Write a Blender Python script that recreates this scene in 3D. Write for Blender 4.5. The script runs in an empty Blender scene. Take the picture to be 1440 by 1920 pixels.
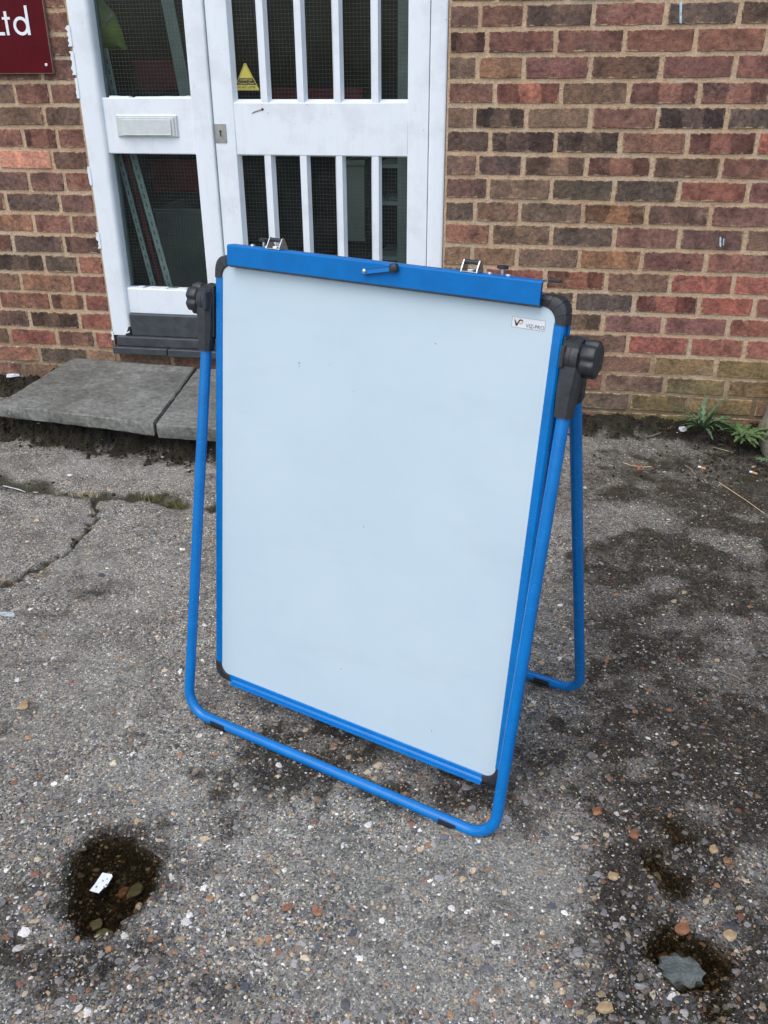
import bpy, math, random
import numpy as np
from mathutils import Matrix, Vector

random.seed(7); RNG = np.random.default_rng(7)
SC = bpy.context.scene
COL = SC.collection

# ------------------------------------------------------------------ camera
FPX = 1649.42                       # focal length in pixels of a 1440 x 1920 frame
CAM_H = 1.195
FWD = np.array([-0.15481605, 0.88231509, -0.44446831])
RIGHT = np.array([0.98522356, 0.17124268, -0.00323625])
UP = np.array([-0.07325655, 0.43840168, 0.89578873])
CAMP = np.array([0, 0, CAM_H])
cam_d = bpy.data.cameras.new('camera')
cam_d.sensor_fit = 'VERTICAL'; cam_d.sensor_height = 32.0
cam_d.lens = FPX / 1920 * 32.0
cam_d.clip_start = 0.02; cam_d.clip_end = 500
cam = bpy.data.objects.new('camera', cam_d); COL.objects.link(cam)
cam.matrix_world = Matrix(((RIGHT[0], UP[0], -FWD[0], 0), (RIGHT[1], UP[1], -FWD[1], 0), (RIGHT[2], UP[2], -FWD[2], CAM_H), (0, 0, 0, 1)))
SC.camera = cam

# ------------------------------------------------------------------ sky, sun, exposure
SUN_EL, SUN_AZ = math.radians(58), math.radians(205)     # overcast, brightest part of the sky behind the camera
w = bpy.data.worlds.new('World'); SC.world = w; w.use_nodes = True
nt = w.node_tree; nt.nodes.clear()
sky = nt.nodes.new('ShaderNodeTexSky'); sky.sky_type = 'NISHITA'; sky.sun_disc = False
sky.sun_elevation = SUN_EL; sky.sun_rotation = SUN_AZ; sky.air_density = 1.0; sky.dust_density = 2.5; sky.ozone_density = 1.0
bgn = nt.nodes.new('ShaderNodeBackground'); bgn.inputs['Strength'].default_value = 0.15
wo = nt.nodes.new('ShaderNodeOutputWorld')
nt.links.new(sky.outputs['Color'], bgn.inputs['Color']); nt.links.new(bgn.outputs['Background'], wo.inputs['Surface'])
sd = bpy.data.lights.new('sun', 'SUN'); sd.energy = 0.8; sd.angle = math.radians(60); sd.color = (1.0, 0.98, 0.95)
so = bpy.data.objects.new('sun', sd); COL.objects.link(so)
sdir = Vector((math.sin(SUN_AZ) * math.cos(SUN_EL), math.cos(SUN_AZ) * math.cos(SUN_EL), math.sin(SUN_EL)))
so.rotation_euler = sdir.to_track_quat('Z', 'Y').to_euler(); so.location = (0, -3, 8)
SC.view_settings.view_transform = 'Standard'; SC.view_settings.look = 'None'
SC.view_settings.exposure = 0.60; SC.view_settings.gamma = 1.0; SC.view_settings.use_curve_mapping = False

WALL = 3.257                        # y of the brick face

# ------------------------------------------------------------------ helpers
def ray(px, py):
    return FWD + (px - 720) / FPX * RIGHT - (py - 960) / FPX * UP
def wall_at(px, py, y=WALL):
    d = ray(px, py); t = y / d[1]; return Vector((d[0] * t, y, CAM_H + d[2] * t))
def ground_at(px, py, z=0.0):
    d = ray(px, py); t = (z - CAM_H) / d[2]; return Vector((d[0] * t, d[1] * t, z))
def to_px(X, Y, Z=0.0):
    dx, dy, dz = X, Y, Z - CAM_H
    f = dx * FWD[0] + dy * FWD[1] + dz * FWD[2]
    f = np.maximum(f, 1e-3)
    return 720 + FPX * (dx * RIGHT[0] + dy * RIGHT[1] + dz * RIGHT[2]) / f, 960 - FPX * (dx * UP[0] + dy * UP[1] + dz * UP[2]) / f

def tag(o, label=None, cat=None, group=None, kind=None):
    if label: o['label'] = label
    if cat: o['category'] = cat
    if group: o['group'] = group
    if kind: o['kind'] = kind
    return o
def empty(name, loc=(0, 0, 0), mat=None):
    o = bpy.data.objects.new(name, None); COL.objects.link(o); o.empty_display_size = 0.05
    if mat is not None: o.matrix_world = mat
    else: o.location = loc
    return o

class MB:
    """collects shapes into one mesh"""
    def __init__(s): s.v = []; s.f = []
    def add(s, vs, fs, T=None):
        b = len(s.v)
        s.v += [tuple(T(*p)) if T else tuple(p) for p in vs]
        s.f += [tuple(i + b for i in f) for f in fs]
    def box(s, x0, x1, y0, y1, z0, z1, T=None, j=0.0):
        vs = [(x, y, z) for z in (z0, z1) for y in (y0, y1) for x in (x0, x1)]
        if j: vs = [tuple(c + random.uniform(-j, j) for c in p) for p in vs]
        s.add(vs, [(0, 2, 3, 1), (4, 5, 7, 6), (0, 1, 5, 4), (2, 6, 7, 3), (0, 4, 6, 2), (1, 3, 7, 5)], T)
    def bbox(s, x0, x1, y0, y1, z0, z1, b=0.002, T=None):
        """chamfered box: 24 vertices"""
        c = [(x0, x1), (y0, y1), (z0, z1)]; vs = []; idx = {}
        for ix in (0, 1):
            for iy in (0, 1):
                for iz in (0, 1):
                    for ax in range(3):
                        p = []
                        for k, i in enumerate((ix, iy, iz)):
                            q = c[k][i]
                            if k != ax: q += b if i == 0 else -b
                            p.append(q)
                        idx[(ix, iy, iz, ax)] = len(vs); vs.append(tuple(p))
        fs = []
        for ax in range(3):
            o = [k for k in range(3) if k != ax]
            for i in (0, 1):
                loop = []
                for (p, q) in ((0, 0), (1, 0), (1, 1), (0, 1)):
                    k = [0, 0, 0]; k[ax] = i; k[o[0]] = p; k[o[1]] = q
                    loop.append(idx[(*k, ax)])
                fs.append(tuple(loop))
        for ax in range(3):                       # edges along ax
            o = [k for k in range(3) if k != ax]
            for p in (0, 1):
                for q in (0, 1):
                    e = []
                    for i in (0, 1):
                        k = [0, 0, 0]; k[ax] = i; k[o[0]] = p; k[o[1]] = q
                        e.append((idx[(*k, o[0])], idx[(*k, o[1])]))
                    fs.append((e[0][0], e[0][1], e[1][1], e[1][0]))
        for ix in (0, 1):
            for iy in (0, 1):
                for iz in (0, 1): fs.append(tuple(idx[(ix, iy, iz, a)] for a in range(3)))
        s.add(vs, fs, T)
    def prism(s, poly, z0, z1, T=None):
        n = len(poly)
        vs = [(x, y, z0) for x, y in poly] + [(x, y, z1) for x, y in poly]
        s.add(vs, [tuple(range(n))[::-1], tuple(range(n, 2 * n))] + [(i, (i + 1) % n, n + (i + 1) % n, n + i) for i in range(n)], T)
    def tube(s, pts, r, n=12, T=None, caps=True):
        pts = [Vector(p) for p in pts]; rs = r if isinstance(r, (list, tuple)) else [r] * len(pts)
        t0 = (pts[1] - pts[0]).normalized(); ref = Vector((0, 0, 1)) if abs(t0.z) < 0.9 else Vector((1, 0, 0))
        nrm = t0.cross(ref).normalized(); vs = []
        for i, p in enumerate(pts):
            t = ((pts[min(i + 1, len(pts) - 1)] - pts[max(i - 1, 0)])).normalized()
            nrm = (nrm - t * nrm.dot(t)).normalized(); bi = t.cross(nrm)
            for k in range(n):
                a = 2 * math.pi * k / n; vs.append(tuple(p + (nrm * math.cos(a) + bi * math.sin(a)) * rs[i]))
        fs = [(i * n + k, i * n + (k + 1) % n, (i + 1) * n + (k + 1) % n, (i + 1) * n + k) for i in range(len(pts) - 1) for k in range(n)]
        if caps: fs += [tuple(range(n))[::-1], tuple(range((len(pts) - 1) * n, len(pts) * n))]
        s.add(vs, fs, T)
    def build(s, name, mat, parent=None, smooth=False, label=None, kind=None, loc=None, angle=35):
        me = bpy.data.meshes.new(name); me.from_pydata(s.v, [], s.f); me.update()
        if mat: me.materials.append(mat)
        o = bpy.data.objects.new(name, me); COL.objects.link(o)
        if parent: o.parent = parent
        if loc is not None: o.location = loc
        if smooth:
            import bmesh
            bm = bmesh.new(); bm.from_mesh(me); bmesh.ops.recalc_face_normals(bm, faces=bm.faces)
            for f in bm.faces: f.smooth = True
            for e in bm.edges:
                if len(e.link_faces) == 2 and e.calc_face_angle(0) > math.radians(angle): e.smooth = False
            bm.to_mesh(me); bm.free()
        else:
            import bmesh
            bm = bmesh.new(); bm.from_mesh(me); bmesh.ops.recalc_face_normals(bm, faces=bm.faces); bm.to_mesh(me); bm.free()
        if label: o['label'] = label
        if kind: o['kind'] = kind
        return o

def np_mesh(name, V, F, mat, attr=None, smooth=True):
    """V (n,3), F (m,k) arrays -> object; attr dict of (n,4) colours"""
    me = bpy.data.meshes.new(name); k = F.shape[1]
    me.vertices.add(len(V)); me.vertices.foreach_set('co', np.ascontiguousarray(V, dtype=np.float32).ravel())
    me.loops.add(F.size); me.loops.foreach_set('vertex_index', np.ascontiguousarray(F, dtype=np.int32).ravel())
    me.polygons.add(len(F)); me.polygons.foreach_set('loop_start', np.arange(0, F.size, k, dtype=np.int32))
    me.polygons.foreach_set('use_smooth', np.full(len(F), smooth, dtype=bool))
    for nme, a in (attr or {}).items():
        at = me.attributes.new(nme, 'FLOAT_COLOR', 'POINT'); at.data.foreach_set('color', np.ascontiguousarray(a, dtype=np.float32).ravel())
    me.update(calc_edges=True); me.materials.append(mat)
    o = bpy.data.objects.new(name, me); COL.objects.link(o); return o

# value noise
_T = RNG.random((256, 256))
def vnoise(x, y):
    xi = np.floor(x).astype(int); yi = np.floor(y).astype(int); fx = x - xi; fy = y - yi
    fx = fx * fx * (3 - 2 * fx); fy = fy * fy * (3 - 2 * fy)
    a = _T[xi & 255, yi & 255]; b = _T[(xi + 1) & 255, yi & 255]; c = _T[xi & 255, (yi + 1) & 255]; d = _T[(xi + 1) & 255, (yi + 1) & 255]
    return (a * (1 - fx) + b * fx) * (1 - fy) + (c * (1 - fx) + d * fx) * fy - 0.5
def fbm(x, y, s, o=4):
    r = 0; a = 1.0
    for i in range(o):
        r = r + a * vnoise(x * s + 17.3 * i, y * s - 9.1 * i); s *= 2.03; a *= 0.5
    return r
def sstep(a, b, x):
    t = np.clip((x - a) / (b - a), 0, 1); return t * t * (3 - 2 * t)

# ------------------------------------------------------------------ materials
class NT:
    def __init__(s, name, rough=0.6):
        s.m = bpy.data.materials.new(name); s.m.use_nodes = True; s.t = s.m.node_tree; s.n = s.t.nodes
        s.p = s.n['Principled BSDF']; s.p.inputs['Roughness'].default_value = rough
    def new(s, typ, **kw):
        n = s.n.new(typ)
        for k, v in kw.items(): setattr(n, k, v)
        return n
    def set(s, sock, v):
        if hasattr(v, 'is_output') or isinstance(v, bpy.types.NodeSocket): s.t.links.new(v, sock)
        elif isinstance(v, (tuple, list)) and len(v) == 3 and sock.type == 'RGBA': sock.default_value = (*v, 1)
        else: sock.default_value = v
    def coord(s, kind='Object'): return s.new('ShaderNodeTexCoord').outputs[kind]
    def noise(s, scale, detail=4, rough=0.55, vec=None, out='Fac', dist=0.0):
        n = s.new('ShaderNodeTexNoise'); n.inputs['Scale'].default_value = scale; n.inputs['Detail'].default_value = detail
        n.inputs['Roughness'].default_value = rough; n.inputs['Distortion'].default_value = dist
        if vec is not None: s.t.links.new(vec, n.inputs['Vector'])
        return n.outputs[out]
    def voro(s, scale, vec=None, out='Distance', feature='F1', rnd=1.0):
        n = s.new('ShaderNodeTexVoronoi', feature=feature); n.inputs['Scale'].default_value = scale; n.inputs['Randomness'].default_value = rnd
        if vec is not None: s.t.links.new(vec, n.inputs['Vector'])
        return n.outputs[out]
    def math(s, op, a, b=0.0, c=0.0, clamp=False):
        n = s.new('ShaderNodeMath', operation=op, use_clamp=clamp)
        for i, v in enumerate((a, b, c)): s.set(n.inputs[i], v)
        return n.outputs[0]
    def mr(s, v, a, b, c=0.0, d=1.0, smooth=False):
        n = s.new('ShaderNodeMapRange'); n.clamp = True
        if smooth: n.interpolation_type = 'SMOOTHSTEP'
        for i, q in enumerate((v, a, b, c, d)): s.set(n.inputs[i], q)
        return n.outputs[0]
    def mix(s, f, a, b, blend='MIX'):
        n = s.new('ShaderNodeMix', data_type='RGBA', blend_type=blend); n.clamp_factor = True
        s.set(n.inputs[0], f); s.set(n.inputs[6], a); s.set(n.inputs[7], b); return n.outputs[2]
    def ramp(s, v, stops, interp='LINEAR'):
        n = s.new('ShaderNodeValToRGB'); n.color_ramp.interpolation = interp; e = n.color_ramp.elements
        while len(e) < len(stops): e.new(0.5)
        for el, (p, c) in zip(e, stops): el.position = p; el.color = (*c, 1)
        s.set(n.inputs[0], v); return n.outputs[0]
    def sep(s, v):
        n = s.new('ShaderNodeSeparateXYZ'); s.set(n.inputs[0], v); return n.outputs
    def attr(s, name):
        n = s.new('ShaderNodeAttribute'); n.attribute_name = name; return n
    def bump(s, h, dist=0.002, strength=1.0, nrm=None):
        n = s.new('ShaderNodeBump'); n.inputs['Distance'].default_value = dist; n.inputs['Strength'].default_value = strength
        s.set(n.inputs['Height'], h)
        if nrm is not None: s.t.links.new(nrm, n.inputs['Normal'])
        return n.outputs[0]
    def out(s, base=None, rough=None, nrm=None, metal=None, spec=None, **kw):
        p = s.p.inputs
        if base is not None: s.set(p['Base Color'], base)
        if rough is not None: s.set(p['Roughness'], rough)
        if nrm is not None: s.t.links.new(nrm, p['Normal'])
        if metal is not None: p['Metallic'].default_value = metal
        if spec is not None: s.set(p['Specular IOR Level'], spec)
        for k, v in kw.items(): s.set(p[k], v)
        return s.m

def m_plain(name, c, rough=0.6, metal=0.0, var=0.25, scale=40, bump=0.0, spec=0.5):
    n = NT(name); co = n.coord(); f = n.noise(scale, 5, 0.6, co)
    k = n.mr(f, 0.3, 0.7, 1 - var, 1 + var)
    col = n.mix(1.0, c, k, 'MULTIPLY')
    r = n.mr(n.noise(scale * 2.3, 3, 0.6, co), 0.3, 0.7, rough * 0.85, min(1, rough * 1.15))
    nb = n.bump(n.noise(scale * 4, 4, 0.6, co), bump) if bump else None
    return n.out(col, r, nb, metal, spec)

def m_brick(smear=0.85, name='brick_clay'):
    n = NT(name, 0.9); co = n.coord(); oi = n.new('ShaderNodeObjectInfo'); x, y, z = n.sep(co)
    off = n.new('ShaderNodeVectorMath', operation='ADD'); n.set(off.inputs[0], co)
    cmb = n.new('ShaderNodeCombineXYZ'); r50 = n.math('MULTIPLY', oi.outputs['Random'], 50.0)
    n.set(cmb.inputs[0], r50); n.set(cmb.inputs[1], r50); n.set(off.inputs[1], cmb.outputs[0]); v = off.outputs[0]
    big = n.noise(16, 3, 0.6, v); mid = n.noise(70, 5, 0.7, v); fine = n.noise(420, 3, 0.6, v)
    col = oi.outputs['Color']
    # kiss-mark bands: darker ends, browner middle, strength kept in the colour's alpha
    xx = n.math('ADD', x, n.math('MULTIPLY', n.math('SUBTRACT', big, 0.5), 0.05))
    xs = n.math('ADD', xx, n.mr(oi.outputs['Random'], 0, 1, -0.02, 0.02))
    midband = n.math('SUBTRACT', 1.0, n.mr(n.math('ABSOLUTE', xs), 0.033, 0.037))
    banded = n.mix(midband, n.mix(1.0, col, (0.50, 0.50, 0.52), 'MULTIPLY'), n.mix(1.0, col, (1.12, 1.08, 1.0), 'MULTIPLY'))
    col = n.mix(oi.outputs['Alpha'], col, banded)
    col = n.mix(1.0, col, n.ramp(big, [(0.28, (0.55, 0.55, 0.57)), (0.5, (1, 1, 1)), (0.72, (1.40, 1.28, 1.2))]), 'MULTIPLY')
    col = n.mix(1.0, col, n.ramp(mid, [(0.30, (0.55, 0.55, 0.56)), (0.5, (1, 1, 1)), (0.70, (1.5, 1.45, 1.38))]), 'MULTIPLY')
    spk = n.mr(fine, 0.60, 0.70); col = n.mix(n.math('MULTIPLY', spk, 0.55), col, (0.40, 0.29, 0.23)); dk = n.mr(fine, 0.40, 0.30); col = n.mix(n.math('MULTIPLY', dk, 0.5), col, n.mix(1.0, col, (0.35, 0.35, 0.36), 'MULTIPLY'))
    # lime bloom and mortar smears in blotches
    bl = n.math('MULTIPLY', n.mr(n.noise(9, 4, 0.6, v), 0.52, 0.68), n.mr(mid, 0.40, 0.62))
    col = n.mix(n.math('MULTIPLY', bl, 0.45), col, (0.36, 0.27, 0.20))
    # mortar smeared raggedly over the arrises
    gx_, gy_, gz_ = n.sep(n.coord('Generated'))
    ex = n.math('MULTIPLY', n.math('MINIMUM', gx_, n.math('SUBTRACT', 1.0, gx_)), 3.0); ez_ = n.math('MINIMUM', gz_, n.math('SUBTRACT', 1.0, gz_))
    edge = n.math('ADD', n.math('MINIMUM', ex, ez_), n.math('MULTIPLY', n.math('SUBTRACT', n.noise(42, 5, 0.78, v), 0.5), 0.62))
    sm = n.mr(edge, 0.06, 0.015)
    col = n.mix(n.math('MULTIPLY', sm, smear), col, (0.56, 0.40, 0.25))
    chipd = n.mr(n.noise(38, 5, 0.7, v), 0.70, 0.76); col = n.mix(n.math('MULTIPLY', chipd, 0.7), col, n.mix(1.0, col, (2.0, 1.55, 1.4), 'MULTIPLY'))
    pit = n.mr(n.voro(85, v), 0.16, 0.08); pp = n.math('MULTIPLY', pit, n.mr(mid, 0.5, 0.62)); col = n.mix(n.math('MULTIPLY', pp, 0.6), col, n.mix(1.0, col, (0.35, 0.33, 0.33), 'MULTIPLY'))
    h = n.math('SUBTRACT', n.math('ADD', n.math('MULTIPLY', mid, 1.2), n.math('MULTIPLY', fine, 0.6)), n.math('MULTIPLY', pp, 0.5))
    return n.out(col, 0.92, n.bump(h, 0.007, 1.0), spec=0.2)

def m_mortar():
    n = NT('mortar', 0.95); co = n.coord(); a = n.noise(6, 4, 0.6, co); b = n.noise(160, 4, 0.7, co); z = n.sep(co)[2]
    col = n.ramp(a, [(0.3, (0.44, 0.30, 0.195)), (0.5, (0.56, 0.405, 0.265)), (0.7, (0.53, 0.44, 0.32))])
    col = n.mix(1.0, col, n.ramp(b, [(0.3, (0.6, 0.6, 0.6)), (0.5, (1, 1, 1)), (0.7, (1.18, 1.18, 1.18))]), 'MULTIPLY')
    low = n.mr(n.math('ADD', z, n.math('MULTIPLY', n.math('SUBTRACT', a, 0.5), 0.35)), 0.09, 0.26)
    col = n.mix(low, (0.19, 0.15, 0.09), col)
    h = n.math('ADD', n.noise(45, 5, 0.65, co), n.math('MULTIPLY', b, 0.4))
    return n.out(col, 0.95, n.bump(h, 0.008, 1.0), spec=0.2)

def m_paint():
    n = NT('white_paint', 0.5); co = n.coord()
    a = n.noise(7, 5, 0.65, co); b = n.noise(60, 5, 0.7, co)
    mp = n.new('ShaderNodeMapping'); n.t.links.new(co, mp.inputs[0]); mp.inputs['Scale'].default_value = (60, 60, 5)
    streak = n.noise(1.0, 4, 0.6, mp.outputs[0])
    col = n.mix(n.math('MULTIPLY', n.mr(a, 0.48, 0.62), 0.45), (0.78, 0.83, 0.86), (0.62, 0.66, 0.67))
    col = n.mix(n.math('MULTIPLY', n.mr(streak, 0.55, 0.78), 0.20), col, (0.55, 0.53, 0.49))
    chip = n.math('MULTIPLY', n.mr(b, 0.655, 0.70), n.mr(a, 0.48, 0.60)); col = n.mix(n.math('MULTIPLY', chip, 0.75), col, (0.20, 0.17, 0.14))
    sp = n.mr(n.voro(38, co), 0.06, 0.035); pick = n.mr(n.noise(11, 2, 0.5, co), 0.57, 0.6)
    col = n.mix(n.math('MULTIPLY', n.math('MULTIPLY', sp, pick), 0.7), col, (0.16, 0.14, 0.12))
    h = n.math('ADD', n.math('MULTIPLY', streak, 0.6), n.math('MULTIPLY', b, 0.5))
    return n.out(col, n.mr(a, 0.3, 0.7, 0.38, 0.6), n.bump(h, 0.0012, 0.6))

def m_blue():
    n = NT('blue_enamel', 0.32); co = n.coord(); a = n.noise(30, 4, 0.6, co); b = n.noise(130, 4, 0.7, co)
    col = n.mix(n.mr(a, 0.35, 0.7), (0.0, 0.150, 0.45), (0.0, 0.178, 0.53))
    return n.out(col, n.mr(b, 0.3, 0.7, 0.17, 0.30), None, spec=0.45)
def m_blue_ribbed():
    n = NT('blue_ribbed_aluminium', 0.35); co = n.coord(); z = n.sep(co)[2]
    wv = n.math('SINE', n.math('MULTIPLY', z, 2 * math.pi / 0.0026))
    a = n.noise(30, 4, 0.6, co)
    col = n.mix(n.mr(a, 0.35, 0.7), (0.0, 0.135, 0.41), (0.0, 0.158, 0.48))
    return n.out(col, 0.42, n.bump(wv, 0.0002, 0.2), spec=0.25)
def m_board():
    n = NT('white_enamel_board', 0.22); co = n.coord(); a = n.noise(3.0, 4, 0.6, co); b = n.noise(14, 5, 0.6, co)
    col = n.mix(n.mr(a, 0.35, 0.7), (0.50, 0.62, 0.68), (0.54, 0.655, 0.71))
    col = n.mix(n.math('MULTIPLY', n.mr(b, 0.5, 0.8), 0.05), col, (0.42, 0.52, 0.60))
    mp = n.new('ShaderNodeMapping'); n.t.links.new(co, mp.inputs[0]); mp.inputs['Scale'].default_value = (4, 1, 14); mp.inputs['Rotation'].default_value = (0, 0.5, 0)
    wipe = n.noise(1.0, 5, 0.7, mp.outputs[0]); col = n.mix(n.math('MULTIPLY', n.mr(wipe, 0.50, 0.72), 0.13), col, (0.38, 0.45, 0.52))
    sp = n.mr(n.voro(16, co), 0.024, 0.014); pick = n.mr(n.noise(5, 1, 0.5, co), 0.55, 0.58)
    col = n.mix(n.math('MULTIPLY', n.math('MULTIPLY', sp, pick), 0.55), col, (0.2, 0.22, 0.25))
    return n.out(col, n.mr(b, 0.3, 0.7, 0.30, 0.36), None, spec=0.35)

def m_glass():
    n = NT('wired_glass'); n.n.remove(n.p); o = n.n['Material Output']
    tr = n.new('ShaderNodeBsdfTransparent'); tr.inputs[0].default_value = (0.80, 0.86, 0.84, 1)
    gl = n.new('ShaderNodeBsdfGlossy'); gl.inputs['Roughness'].default_value = 0.04
    fr = n.new('ShaderNodeFresnel'); fr.inputs['IOR'].default_value = 1.28
    co = n.coord(); d = n.new('ShaderNodeBsdfDiffuse'); d.inputs[0].default_value = (0.55, 0.56, 0.54, 1)
    mx = n.new('ShaderNodeMixShader'); n.t.links.new(n.math('MULTIPLY', fr.outputs[0], 0.6), mx.inputs[0]); n.t.links.new(tr.outputs[0], mx.inputs[1]); n.t.links.new(gl.outputs[0], mx.inputs[2])
    mx2 = n.new('ShaderNodeMixShader')
    dirt = n.math('ADD', n.mr(n.noise(9, 5, 0.65, co), 0.4, 0.8, 0.002, 0.018), n.math('MULTIPLY', n.mr(n.voro(45, co), 0.05, 0.03), n.math('MULTIPLY', n.mr(n.noise(14, 2, 0.5, co), 0.6, 0.63), 0.5)))
    n.t.links.new(dirt, mx2.inputs[0]); n.t.links.new(mx.outputs[0], mx2.inputs[1]); n.t.links.new(d.outputs[0], mx2.inputs[2])
    n.t.links.new(mx2.outputs[0], o.inputs['Surface']); return n.m
def m_water():
    n = NT('brown_puddle_water'); n.n.remove(n.p); o = n.n['Material Output']; co = n.coord()
    tr = n.new('ShaderNodeBsdfTransparent')
    gl = n.new('ShaderNodeBsdfGlossy'); gl.inputs['Roughness'].default_value = 0.02
    fr = n.new('ShaderNodeFresnel'); fr.inputs['IOR'].default_value = 1.33
    b = n.bump(n.noise(60, 2, 0.5, co), 0.0004, 0.2); n.t.links.new(b, gl.inputs['Normal']); n.t.links.new(b, fr.inputs['Normal'])
    mx = n.new('ShaderNodeMixShader'); n.t.links.new(fr.outputs[0], mx.inputs[0]); n.t.links.new(tr.outputs[0], mx.inputs[1]); n.t.links.new(gl.outputs[0], mx.inputs[2])
    n.t.links.new(mx.outputs[0], o.inputs['Surface'])
    va = n.new('ShaderNodeVolumeAbsorption'); va.inputs['Color'].default_value = (0.69, 0.65, 0.53, 1); va.inputs['Density'].default_value = 90
    n.t.links.new(va.outputs[0], o.inputs['Volume']); return n.m

def m_ground():
    n = NT('weathered_concrete', 0.85); co = n.coord(); at = n.attr('gm'); sp = n.new('ShaderNodeSeparateColor'); n.set(sp.inputs[0], at.outputs['Color'])
    wet_and_shade, soil, smooth = sp.outputs[0], sp.outputs[1], sp.outputs[2]; moss = at.outputs['Alpha']
    wob = n.new('ShaderNodeVectorMath', operation='ADD'); n.set(wob.inputs[0], co)
    nc = n.new('ShaderNodeVectorMath', operation='SCALE'); n.set(nc.inputs[0], n.noise(120, 3, 0.6, co, out='Color')); nc.inputs['Scale'].default_value = 0.008; n.set(wob.inputs[1], nc.outputs[0]); v = wob.outputs[0]
    big = n.noise(2.2, 5, 0.6, co); mid = n.noise(22, 6, 0.7, co); fine = n.noise(260, 5, 0.75, co); grit = n.noise(800, 2, 0.6, co)
    c1 = n.voro(120, v, 'Color'); s1 = n.new('ShaderNodeSeparateColor'); n.set(s1.inputs[0], c1)
    c2 = n.voro(330, v, 'Color'); s2 = n.new('ShaderNodeSeparateColor'); n.set(s2.inputs[0], c2)
    agg = n.ramp(s1.outputs[0], [(0.0, (0.055, 0.055, 0.06)), (0.25, (0.12, 0.117, 0.115)), (0.5, (0.18, 0.175, 0.17)), (0.74, (0.21, 0.19, 0.165)), (0.84, (0.26, 0.17, 0.10)), (0.92, (0.33, 0.32, 0.30)), (1.0, (0.5, 0.49, 0.46))], 'CONSTANT')
    agg2 = n.ramp(s2.outputs[1], [(0.0, (0.05, 0.05, 0.055)), (0.3, (0.13, 0.127, 0.124)), (0.6, (0.20, 0.19, 0.18)), (0.86, (0.30, 0.27, 0.23)), (0.95, (0.52, 0.51, 0.48))], 'CONSTANT')
    cem = n.ramp(mid, [(0.25, (0.105, 0.10, 0.097)), (0.5, (0.175, 0.168, 0.162)), (0.75, (0.25, 0.245, 0.24))])
    col = n.mix(n.mr(s1.outputs[1], 0.45, 0.5), cem, agg)
    col = n.mix(n.mr(s2.outputs[2], 0.40, 0.45), col, agg2)
    col = n.mix(n.math('MULTIPLY', smooth, 0.42), col, n.ramp(mid, [(0.25, (0.15, 0.147, 0.145)), (0.55, (0.22, 0.216, 0.213)), (0.8, (0.31, 0.305, 0.30))]))
    col = n.mix(1.0, col, n.ramp(fine, [(0.30, (0.28, 0.27, 0.25)), (0.5, (1, 1, 1)), (0.70, (1.85, 1.85, 1.85))]), 'MULTIPLY')
    col = n.mix(1.0, col, n.ramp(grit, [(0.3, (0.75, 0.75, 0.75)), (0.7, (1.25, 1.25, 1.25))]), 'MULTIPLY')
    col = n.mix(1.0, col, n.ramp(big, [(0.3, (0.8, 0.79, 0.77)), (0.5, (1, 1, 1)), (0.7, (1.12, 1.13, 1.14))]), 'MULTIPLY')
    col = n.mix(1.0, col, (2.38, 2.35, 2.10), 'MULTIPLY')
    col = n.mix(wet_and_shade, col, n.mix(1.0, col, (0.19, 0.175, 0.15), 'MULTIPLY'))
    sc = n.ramp(fine, [(0.3, (0.010, 0.008, 0.005)), (0.5, (0.028, 0.023, 0.015)), (0.72, (0.07, 0.058, 0.038))])
    col = n.mix(soil, col, sc)
    mc = n.ramp(fine, [(0.3, (0.018, 0.017, 0.009)), (0.5, (0.055, 0.052, 0.027)), (0.72, (0.12, 0.11, 0.06))])
    col = n.mix(moss, col, mc)
    pale = n.math('MULTIPLY', n.mr(n.noise(34, 6, 0.75, co), 0.56, 0.66), n.math('SUBTRACT', 1.0, n.math('MAXIMUM', soil, moss)))
    col = n.mix(n.math('MULTIPLY', pale, 0.45), col, n.mix(wet_and_shade, (0.52, 0.50, 0.47), (0.19, 0.155, 0.125)))
    pitm = n.math('MULTIPLY', n.mr(n.noise(52, 6, 0.75, co), 0.43, 0.36), n.math('SUBTRACT', 1.0, smooth)); col = n.mix(n.math('MULTIPLY', pitm, 0.55), col, n.mix(1.0, col, (0.30, 0.28, 0.26), 'MULTIPLY'))
    rg = n.mr(wet_and_shade, 0.0, 1.0, 0.86, 0.5)
    h = n.math('ADD', n.math('ADD', n.math('MULTIPLY', fine, 1.0), n.math('MULTIPLY', grit, 0.25)), n.math('MULTIPLY', n.math('SUBTRACT', 0.6, n.voro(120, v)), 0.4))
    return n.out(col, rg, n.bump(h, 0.009, 1.0), spec=0.35)

def m_attr(name, rough=0.6, var=0.3, scale=300, spec=0.4):
    n = NT(name, rough); a = n.attr('col').outputs['Color']; co = n.coord()
    f = n.noise(scale, 4, 0.65, co)
    col = n.mix(1.0, a, n.ramp(f, [(0.3, (1 - var,) * 3), (0.7, (1 + var,) * 3)]), 'MULTIPLY')
    return n.out(col, rough, n.bump(f, 0.001, 0.5), spec=spec)

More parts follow.
